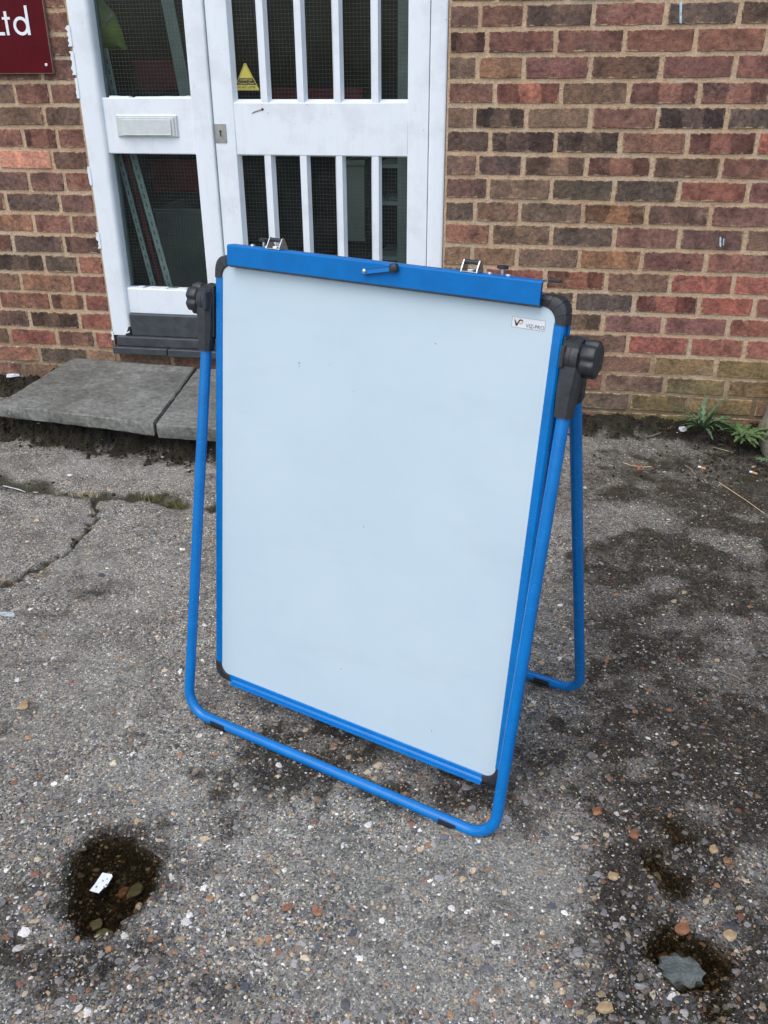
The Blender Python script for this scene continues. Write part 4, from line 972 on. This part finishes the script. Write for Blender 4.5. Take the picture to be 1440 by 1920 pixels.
for px_ in (-.2290, .2150):
    m = MB(); m.tube([B(px_, .088, -.008), B(px_, .1045, -.008)], .0026, 10); pn = m.build('chart_pin', M['silver'], ez, smooth=True)
    m = MB(); m.tube([B(px_, .1040, -.008), B(px_, .1050, -.008), B(px_, .1085, -.008), B(px_, .1092, -.008)], [.0075, .0088, .0088, .0078], 16); m.build('pin_head', M['black'], pn, smooth=True, angle=50)
    for q in (-.016, .014):
        m = MB(); m.tube([B(px_ + q, .0960, .002), B(px_ + q, .0985, .002), B(px_ + q, .0992, .002)], [.0045, .0040, .002], 10); m.build('screw_dome', M['silver'], ez, smooth=True)
m = MB(); m.bbox(.286, .304, -.026, -.016, .0925, .0965, .001, lambda x, n, u: B(x, u, n)); m.build('hook_end', M['black'], ez)

# legs
def fillet_path(pts, r, n=8):
    out = [Vector(pts[0])]
    for a, b, c in zip(pts, pts[1:], pts[2:]):
        a, b, c = Vector(a), Vector(b), Vector(c); u = (a - b).normalized(); v = (c - b).normalized(); h = u.angle(v) / 2; t = r / math.tan(h)
        p, q = b + u * t, b + v * t; ctr = b + (u + v).normalized() * (r / math.sin(h))
        for k in range(n + 1):
            w_ = (p - ctr).normalized().slerp((q - ctr).normalized(), k / n); out.append(ctr + w_ * r)
    out.append(Vector(pts[-1])); return out
RT = .0102
uf = Vector((0, math.sin(AL), math.cos(AL))); C0 = Vector((0, 0, .010))
ur = Vector((0, -math.sin(GA), math.cos(GA))); R0 = PIV - ur * LR
def leg(base, up, L, top):
    pts = [Vector((-HW, 0, 0)) + base + up * (L - top), Vector((-HW, 0, 0)) + base, Vector((HW, 0, 0)) + base, Vector((HW, 0, 0)) + base + up * (L - top)]
    full = fillet_path(pts, .050); m = MB(); m.tube(full, RT, 16); return m
lf = leg(C0, uf, LP, .055).build('front_leg_frame', M['blue'], ez, smooth=True, angle=60)
lr = leg(R0, ur, LR, .040).build('rear_leg_frame', M['blue'], ez, smooth=True, angle=60)
def shoe(parent, base, xa, xb):
    m = MB(); n = 9; vs = []; fs = []
    for x in (xa, xb):
        for r in (RT + .0018, RT + .0001):
            for k in range(n): t = math.radians(150 + 200 * k / (n - 1)); vs.append((x, base.y + r * math.cos(t), base.z + r * math.sin(t)))
    for k in range(n - 1): fs += [(k, k + 1, 2 * n + k + 1, 2 * n + k), (n + k, 3 * n + k, 3 * n + k + 1, n + k + 1), (k, n + k, n + k + 1, k + 1), (2 * n + k, 2 * n + k + 1, 3 * n + k + 1, 3 * n + k)]
    fs += [(0, 2 * n, 3 * n, n), (n - 1, 2 * n - 1, 4 * n - 1, 3 * n - 1)]; m.add(vs, fs)
    for q in range(3):
        t = math.radians(190 + 25 * q); r = RT + .0022; m.box(xa, xb, base.y + r * math.cos(t) - .0006, base.y + r * math.cos(t) + .0006, base.z + r * math.sin(t) - .0008, base.z + r * math.sin(t) + .0008)
    m.build('rubber_foot', M['rubber'], parent)
for base, par in ((C0, lf), (R0, lr)):
    for s in (-1, 1): shoe(par, base, min(s * .243, s * .277), max(s * .243, s * .277))

# hinges
def hinge(s):
    hx = lambda x: s * x; cu = -.008
    def ring(xs_rs, n=28, prof=None, cn=-.004):
        m = MB(); vs = []
        for x, r in xs_rs:
            for k in range(n):
                t = 2 * math.pi * k / n; rr = r * (prof(t) if prof else 1); vs.append(B(hx(x), cu + rr * math.sin(t), cn + rr * math.cos(t)))
        q = len(xs_rs); fs = [(i * n + k, i * n + (k + 1) % n, (i + 1) * n + (k + 1) % n, (i + 1) * n + k) for i in range(q - 1) for k in range(n)] + [tuple(range(n))[::-1], tuple(range((q - 1) * n, q * n))]
        m.add(vs, fs); return m
    hub = ring([(.3315, .0250), (.3325, .0265), (.3440, .0270), (.3444, .0263), (.3452, .0263), (.3456, .0270), (.3560, .0266), (.3568, .0250)]).build('hinge_hub', M['black'], ez, smooth=True, angle=35)
    m = MB(); m.bbox(min(hx(.3278), hx(.3325)), max(hx(.3278), hx(.3325)), -.0215, .0075, -.072, .020, .0012, lambda x, n, u: B(x, u, n)); m.bbox(min(hx(.331), hx(.3375)), max(hx(.331), hx(.3375)), .004, .0255, -.022, .010, .0015, lambda x, n, u: B(x, u, n))
    m.build('mounting_plate', M['black'], hub)
    flute = lambda t: 1 - .15 * max(0, math.cos(6 * t)) ** 1.5
    k = ring([(.3575, .0220), (.3600, .0268), (.3615, .0280), (.3765, .0284), (.3800, .0272), (.3815, .0240), (.3817, .0001)], 72, flute); k.build('knob', M['black'], hub, smooth=True, angle=40)
    for up, base_t, nm in ((uf, .098, 'leg_socket'), (ur, .085, 'leg_socket')):
        m = MB(); side_ = Vector((1, 0, 0)); fwd_ = up.cross(side_).normalized()
        secs = [(.012, .0165, .022), (-.026, .0165, .0185), (-.055, .0150, .0165), (-base_t, .0125, .0130)]; vs = []; pc = PIV + uf * 0
        for t, wx, wy in secs:
            c = PIV + up * t + Vector((hx(.3465 if t > -.05 else HW), 0, 0)) + Vector((0, .004, 0)) * (1 if t > 0 else 0)
            for a_, b_ in ((-1, -.55), (-.55, -1), (.55, -1), (1, -.55), (1, .55), (.55, 1), (-.55, 1), (-1, .55)): vs.append(tuple(c + side_ * a_ * wx + fwd_ * b_ * wy))
        fs = [(i * 8 + k_, i * 8 + (k_ + 1) % 8, (i + 1) * 8 + (k_ + 1) % 8, (i + 1) * 8 + k_) for i in range(3) for k_ in range(8)] + [tuple(range(8)), tuple(range(24, 32))]
        m.add(vs, fs); m.build(nm, M['black'], hub, smooth=True, angle=25)
hinge(1); hinge(-1)
# printed label on the board
MBm = Matrix(((1, 0, 0, 0), (0, math.sin(BE), -math.cos(BE), 0), (0, math.cos(BE), math.sin(BE), 0), (0, 0, 0, 1)))
def bm_at(x, u, n): return Matrix.Translation(B(x, u, n)) @ MBm
mb = MB(); mb.prism([(.2440, .0235), (.2962, .0235), (.2962, .0385), (.2440, .0385)], .0036, .0038, B); lb = mb.build('maker_label', M['decal'], ez)
mb = MB()
for (xa, xb, ua, ub_) in ((.2440, .2962, .0233, .0236), (.2440, .2962, .0384, .0387), (.2438, .2441, .0233, .0387), (.2961, .2964, .0233, .0387)): mb.box(xa, xb, ua, ub_, .0038, .0040, B)
mb.build('label_border', M['greyink'], lb)
text_obj('lettering', 'VIZ-PRO', .0078, M['greyink'], lb, bm_at(.2810, .0252, .0041), .0001)
def stroke(pts, ws):
    L_, R_ = [], []
    for k in range(len(pts)):
        a, b = Vector(pts[max(k - 1, 0)]), Vector(pts[min(k + 1, len(pts) - 1)]); d_ = (b - a).normalized(); nn_ = Vector((-d_.y, d_.x)); p = Vector(pts[k]); L_.append(tuple(p + nn_ * ws[k])); R_.append(tuple(p - nn_ * ws[k]))
    return L_, R_
def ribbon(mb, pts, ws):
    L_, R_ = stroke(pts, ws)
    for k in range(len(pts) - 1): mb.prism([R_[k], R_[k + 1], L_[k + 1], L_[k]], .0039, .0042, B)
mb = MB(); ribbon(mb, [(.2488, .0335), (.2506, .0290), (.2518, .0262)], [.0009, .0011, .0013]); ribbon(mb, [(.2516, .0262), (.2540, .0310), (.2558, .0342), (.2580, .0352), (.2600, .0345), (.2612, .0330)], [.0012, .0011, .0010, .0010, .0009, .0006]); mb.build('emblem', M['ink'], lb)
mb = MB(); ribbon(mb, [(.2478, .0362), (.2484, .0348), (.2489, .0334)], [.0006, .0008, .0009]); ribbon(mb, [(.2612, .0330), (.2610, .0312), (.2594, .0300), (.2570, .0298), (.2555, .0305)], [.0006, .0009, .0010, .0009, .0005]); mb.build('emblem', M['orangeink'], lb)
for x, u, r in ((-.1396, -.0905, .0013), (-.1394, -.0960, .0009), (.010, -.36, .0009), (.12, -.02, .0010), (-.02, -.66, .0011), (.18, -.72, .0012)):
    mb = MB(); mb.prism([(x + r * random.uniform(.7, 1.3) * math.cos(t), u + r * random.uniform(.7, 1.3) * math.sin(t)) for t in np.linspace(0, 5.5, 7)], .0037, .0039, B); mb.build('ink_spot', M['greyink'], ez)

# ================================================================== WEEDS AND LITTER
for pts in ([(1274, 2), (1279, 2), (1278, 44), (1274, 44)], [(1349, 445), (1352, 444), (1352, 463), (1349, 462)], [(1356, 447), (1358, 447), (1357, 460), (1355, 459)]):
    P = [wall_at(px, py) for px, py in pts]; mb = MB(); mb.prism([(p.x, p.z) for p in P], -.0032, -.0014, T=lambda x, y, z: (x, z, y)); mb.build('paint_mark', M['chalk'], bld)
gh = lambda x, y: float(ground_h(np.array([x]), np.array([y]))[0])
def leaf_mesh(L, wd, arch, teeth, droop):
    """a toothed dandelion leaf along +x, with a fold along the midrib"""
    n = teeth * 2; vs = []; fs = []
    for k in range(n + 1):
        t = k / n; w_ = wd * math.sin(math.pi * min(1, .12 + .9 * t)) ** .7 * (1.0 if k % 2 else .38) * (.55 + .6 * t) if k < n else .0005
        x = L * t - (.25 * wd if k % 2 else 0); z = arch * math.sin(math.pi * t * .8) - droop * t * t
        vs += [(x, -w_, z + w_ * .35), (L * t, 0, z), (x, w_, z + w_ * .35)]
    for k in range(n):
        a = k * 3; fs += [(a, a + 3, a + 4, a + 1), (a + 1, a + 4, a + 5, a + 2)]
    m = MB(); m.add(vs, fs); return m
def weed(name, px, py, leaves, mat, label, dz=.004, zl=0.0):
    g = ground_at(px, py, zl); e = empty(name, (g.x, g.y, max(zl, gh(g.x, g.y) + dz))); tag(e, label, 'weed')
    for (ang, el, L, wd) in leaves:
        m = leaf_mesh(L, wd, L * .22, random.choice((5, 6, 7)), L * random.uniform(.02, .18)); o = m.build('leaf', mat if random.random() < .8 else M['leaf2'], e, smooth=True, angle=80)
        o.rotation_euler = (random.uniform(-.3, .3), -math.radians(el), math.radians(ang))
    return e
weed('dandelion', 1318, 806, [(a + random.uniform(-9, 9), random.uniform(8, 34), random.uniform(.09, .165), .0105) for a in range(-10, 350, 18)] + [(random.uniform(170, 400), random.uniform(4, 24), random.uniform(.07, .13), .009) for _ in range(14)] + [(30, 38, .17, .013), (85, 44, .14, .012)], M['leaf'], 'dark green dandelion with jagged leaves at the foot of the brick wall', .012, .035)
weed('dandelion', 1392, 826, [(a + random.uniform(-9, 9), random.uniform(5, 28), random.uniform(.07, .13), .016) for a in range(0, 360, 20)] + [(random.uniform(170, 400), random.uniform(2, 25), random.uniform(.05, .11), .013) for _ in range(12)], M['leaf2'], 'bright green broad leaved weed between the dandelion and the concrete block', .015, .022)
weed('small_weed', 8, 722, [(a, 35, .055, .008) for a in range(0, 360, 45)], M['leaf2'], 'small green weed at the wall foot at the far left beside the step', .012)
weed('small_weed', 172, 832, [(a, 55, .045, .005) for a in range(10, 360, 60)], M['leaf'], 'tiny green weed sprouting in the shadow under the step slab', .004)
weed('small_weed', 1428, 868, [(a, 25, .03, .008) for a in range(0, 360, 50)], M['leaf'], 'tiny weed seedling in front of the concrete block', .002)
def tuft(px, py, n, label):
    g = ground_at(px, py); e = empty('grass_tuft', (g.x, g.y, gh(g.x, g.y))); tag(e, label, 'grass tuft'); m = MB()
    for _ in range(n):
        a = random.uniform(0, 6.28); l_ = random.uniform(.012, .03); x, y = random.gauss(0, .018), random.gauss(0, .008); dx, dy = math.cos(a) * l_ * .6, math.sin(a) * l_ * .6
        m.add([(x - .001, y, -.003), (x + .001, y, -.003), (x + dx * .5, y + dy * .5, l_ * .7), (x + dx, y + dy, l_)], [(0, 1, 2), (0, 2, 3)])
    m.build('blades', M['straw'] if 'dry' in label else M['olive'], e, kind='stuff')
tuft(282, 938, 60, 'yellowish grass tuft in the concrete joint left of the easel leg'); tuft(330, 950, 70, 'low green tuft in the concrete joint just left of the easel leg'); tuft(165, 932, 30, 'sparse dry tuft in the joint where the crack begins')

def stick(name, pts, r, mat, label, cat, lift=.002):
    P = [ground_at(*p) for p in pts]; P = [Vector((p.x, p.y, gh(p.x, p.y) + lift + r)) for p in P]; o_ = P[0].copy(); e = None
    m = MB(); m.tube([p - o_ for p in P], [r * random.uniform(.7, 1.1) for _ in P], 6); ob = m.build(name, mat, None, smooth=True, loc=o_); tag(ob, label, cat); return ob
stick('straw_stalk', [(1349, 900), (1372, 914), (1400, 934), (1434, 958)], .0016, M['straw'], 'long pale straw stalk lying on the dark concrete at the right', 'straw')
stick('dry_twig', [(7, 917), (35, 920), (50, 925), (71, 925)], .0014, M['paper'], 'bleached white twig lying along the concrete joint at the left', 'twig')
stick('dry_twig', [(1346, 1254), (1375, 1265), (1408, 1281)], .0016, M['twig'], 'thin grey forked twig on the damp concrete right of the easel', 'twig')
stick('dry_twig', [(1286, 869), (1295, 876), (1304, 888)], .003, M['twig'], 'short dark twig on the concrete below the dandelion', 'twig')
stick('dry_twig', [(1168, 865), (1185, 871), (1208, 874), (1222, 872)], .0016, M['straw'], 'curved bleached twig on the concrete right of the rear leg', 'twig')
stick('dry_twig', [(1215, 817), (1240, 815), (1260, 808)], .0022, M['twig'], 'brown twig beside the mossy wall foot left of the dandelion', 'twig')
stick('dry_twig', [(1340, 833), (1360, 838), (1376, 842)], .0012, M['straw'], 'short straw bit just in front of the broad leaved weed', 'straw')
def butt(px, py, qx, qy, label):
    a, b = ground_at(px, py), ground_at(qx, qy); a.z = gh(a.x, a.y) + .005; b.z = gh(b.x, b.y) + .005; d = (b - a).normalized(); L_ = .027
    e = empty('cigarette_butt', tuple(a)); tag(e, label, 'cigarette butt', 'cigarette butts on the yard'); m = MB(); m.tube([d * 0, d * .010], .0038, 10); m.build('paper_stub', M['paper'], e, smooth=True, angle=50)
    m = MB(); m.tube([d * .010, d * .011, d * L_], [.0036, .0039, .0037], 10); m.build('filter', M['cork'], e, smooth=True, angle=50)
butt(1310, 871, 1327, 876, 'cigarette butt with orange filter below the dandelion on dark concrete')
butt(1407, 879, 1425, 885, 'cigarette butt with orange filter near the concrete block, rightmost')
def scrap(px, py, r, mat, label, cat, name, n=9, th=.0012, lift=.003, sq=1.0, ang=0.0):
    g = ground_at(px, py); z = gh(g.x, g.y) + lift; poly = []
    for k in range(n):
        a = 2 * math.pi * k / n; q = r * random.uniform(.6, 1.15); x, y = q * math.cos(a), q * math.sin(a) * sq; poly.append((x * math.cos(ang) - y * math.sin(ang), x * math.sin(ang) + y * math.cos(ang)))
    N = len(poly); vs = [(0, 0, th * 1.8)] + [(x * .9, y * .9, th + random.uniform(0, th * 2)) for x, y in poly] + [(x, y, -th) for x, y in poly]
    fs = [(0, 1 + k, 1 + (k + 1) % N) for k in range(N)] + [(1 + k, 1 + N + k, 1 + N + (k + 1) % N, 1 + (k + 1) % N) for k in range(N)] + [tuple(range(1 + N, 1 + 2 * N))[::-1]]
    m = MB(); m.add(vs, fs); ob = m.build(name, mat, None, loc=(g.x, g.y, z)); tag(ob, label, cat); return ob
scrap(1278, 812, .017, M['paper'], 'crumpled white paper scrap left of the dandelion', 'litter', 'paper_scrap', 8, .003)
scrap(30, 733, .028, M['paper'], 'crumpled white plastic scrap left of the step slab', 'litter', 'plastic_scrap', 9, .003, .006)
scrap(1200, 875, .010, M['rust'], 'small orange brown scrap beside the curved twig', 'litter', 'litter_scrap', 7, .003)
scrap(18, 1160, .030, M['scrapgrey'], 'flat pale grey scrap on the concrete at the left edge', 'litter', 'paper_scrap', 9, .0012, .002, .35)
def puddle_scrap():
    pts = gp([(575, 465), (628, 474), (632, 486), (597, 545), (580, 552), (555, 580), (503, 566), (532, 530)], 0, 1480, 3); P = np.array(pts); c = P.mean(0)
    z = float(np.mean(-0.009 * (np.array(PUD[0])[:, 0] + .33) + 0.010 * fbm(np.array(PUD[0])[:, 0], np.array(PUD[0])[:, 1], 1.3, 3))) - WLEV[0]
    m = MB(); m.prism([tuple(p - c) for p in P], .0004, .0010); e = empty('floating_label', (c[0], c[1], z)); tag(e, 'torn white paper label floating in the left puddle', 'paper label'); m.build('paper', M['paper'], e)
    m = MB()
    for x, y, r in ((-.001, .004, .002), (.008, -.002, .0028), (-.006, -.009, .002), (.004, .009, .0015), (.006, -.007, .002)): m.prism([(x + r * random.uniform(.5, 1.3) * math.cos(t), y + r * random.uniform(.5, 1.3) * math.sin(t)) for t in np.linspace(0, 5.4, 6)], .0011, .0016)
    m.build('grit', M['twig'], e, kind='stuff')
puddle_scrap()
def stone(px, py, sx, sy, sz, mat, label, name='flat_stone', lift=0.0, rot=0.0):
    bv, bf = ico(2 if name == 'flat_stone' else 1); g = ground_at(px, py); v = bv * np.array([sx, sy, sz]) * (1 + .42 * np.array([[random.uniform(-.5, .5)] for _ in bv])); c, s_ = math.cos(rot), math.sin(rot)
    v = np.stack([v[:, 0] * c - v[:, 1] * s_, v[:, 0] * s_ + v[:, 1] * c, np.minimum(v[:, 2], sz * .55)], 1)
    m = MB(); m.add([tuple(p) for p in v], [tuple(int(q) for q in f) for f in bf]); ob = m.build(name, mat, None, smooth=True, angle=18, loc=(g.x, g.y, gh(g.x, g.y) + lift * .6)); tag(ob, label, 'stone'); return ob
stone(1279, 1812, .031, .026, .014, M['slate'], 'flat blue grey stone standing out of the right hand puddle', lift=.024)
m_red = m_plain('brown_stone', (.24, .11, .055), .45, 0, .3, 60, .001); m_tan = m_plain('tan_stone', (.38, .27, .15), .5, 0, .3, 60, .001); m_dk = m_plain('dark_stone', (.05, .052, .058), .5, 0, .3, 60, .001); m_ol = m_plain('olive_stone', (.20, .20, .12), .5, 0, .3, 60, .001)
for (px, py, a, b, c, mt, lb_, lf_) in ((1281, 1740, .010, .012, .008, m_red, 'orange brown stone on the far rim of the right hand puddle', .004), (1247, 1775, .005, .010, .005, m_red, 'slim red stone at the left side of the right hand puddle', .010), (1370, 1754, .011, .009, .007, m_tan, 'round tan stone right of the right hand puddle', .002),
        (1150, 1643, .008, .010, .006, m_tan, 'pale tan pebble on the damp ground right of the easel', .003), (1134, 1822 + 70, .013, .009, .006, m_tan, 'large tan stone near the bottom right', .003), (228, 1660, .008, .012, .007, m_red, 'orange pebble under the water of the left puddle', .010), (252, 1655, .012, .018, .008, m_ol, 'olive stone under the water of the left puddle', .008),
        (178, 1720, .012, .010, .009, m_ol, 'olive stone at the near end of the left puddle', .008), (196, 1738, .014, .008, .008, m_ol, 'second olive stone at the near end of the left puddle, the closer', .008), (45, 1325, .010, .013, .008, m_tan, 'large pale pebble on the concrete at the left', .003), (1120, 1522, .008, .012, .007, m_red, 'orange stone right of the front leg of the easel', .003),
        (1372, 1795 - 60, .014, .008, .006, m_dk, 'dark stone on the right rim of the right hand puddle', .002), (1190, 1563, .010, .009, .007, m_red, 'reddish square stone beside the small puddle', .003), (1338, 1590, .010, .008, .006, m_tan, 'cream stone right of the small puddles', .003)):
    stone(px, py, a, b, c, mt, lb_, 'loose_stone', lf_, random.uniform(0, 3))
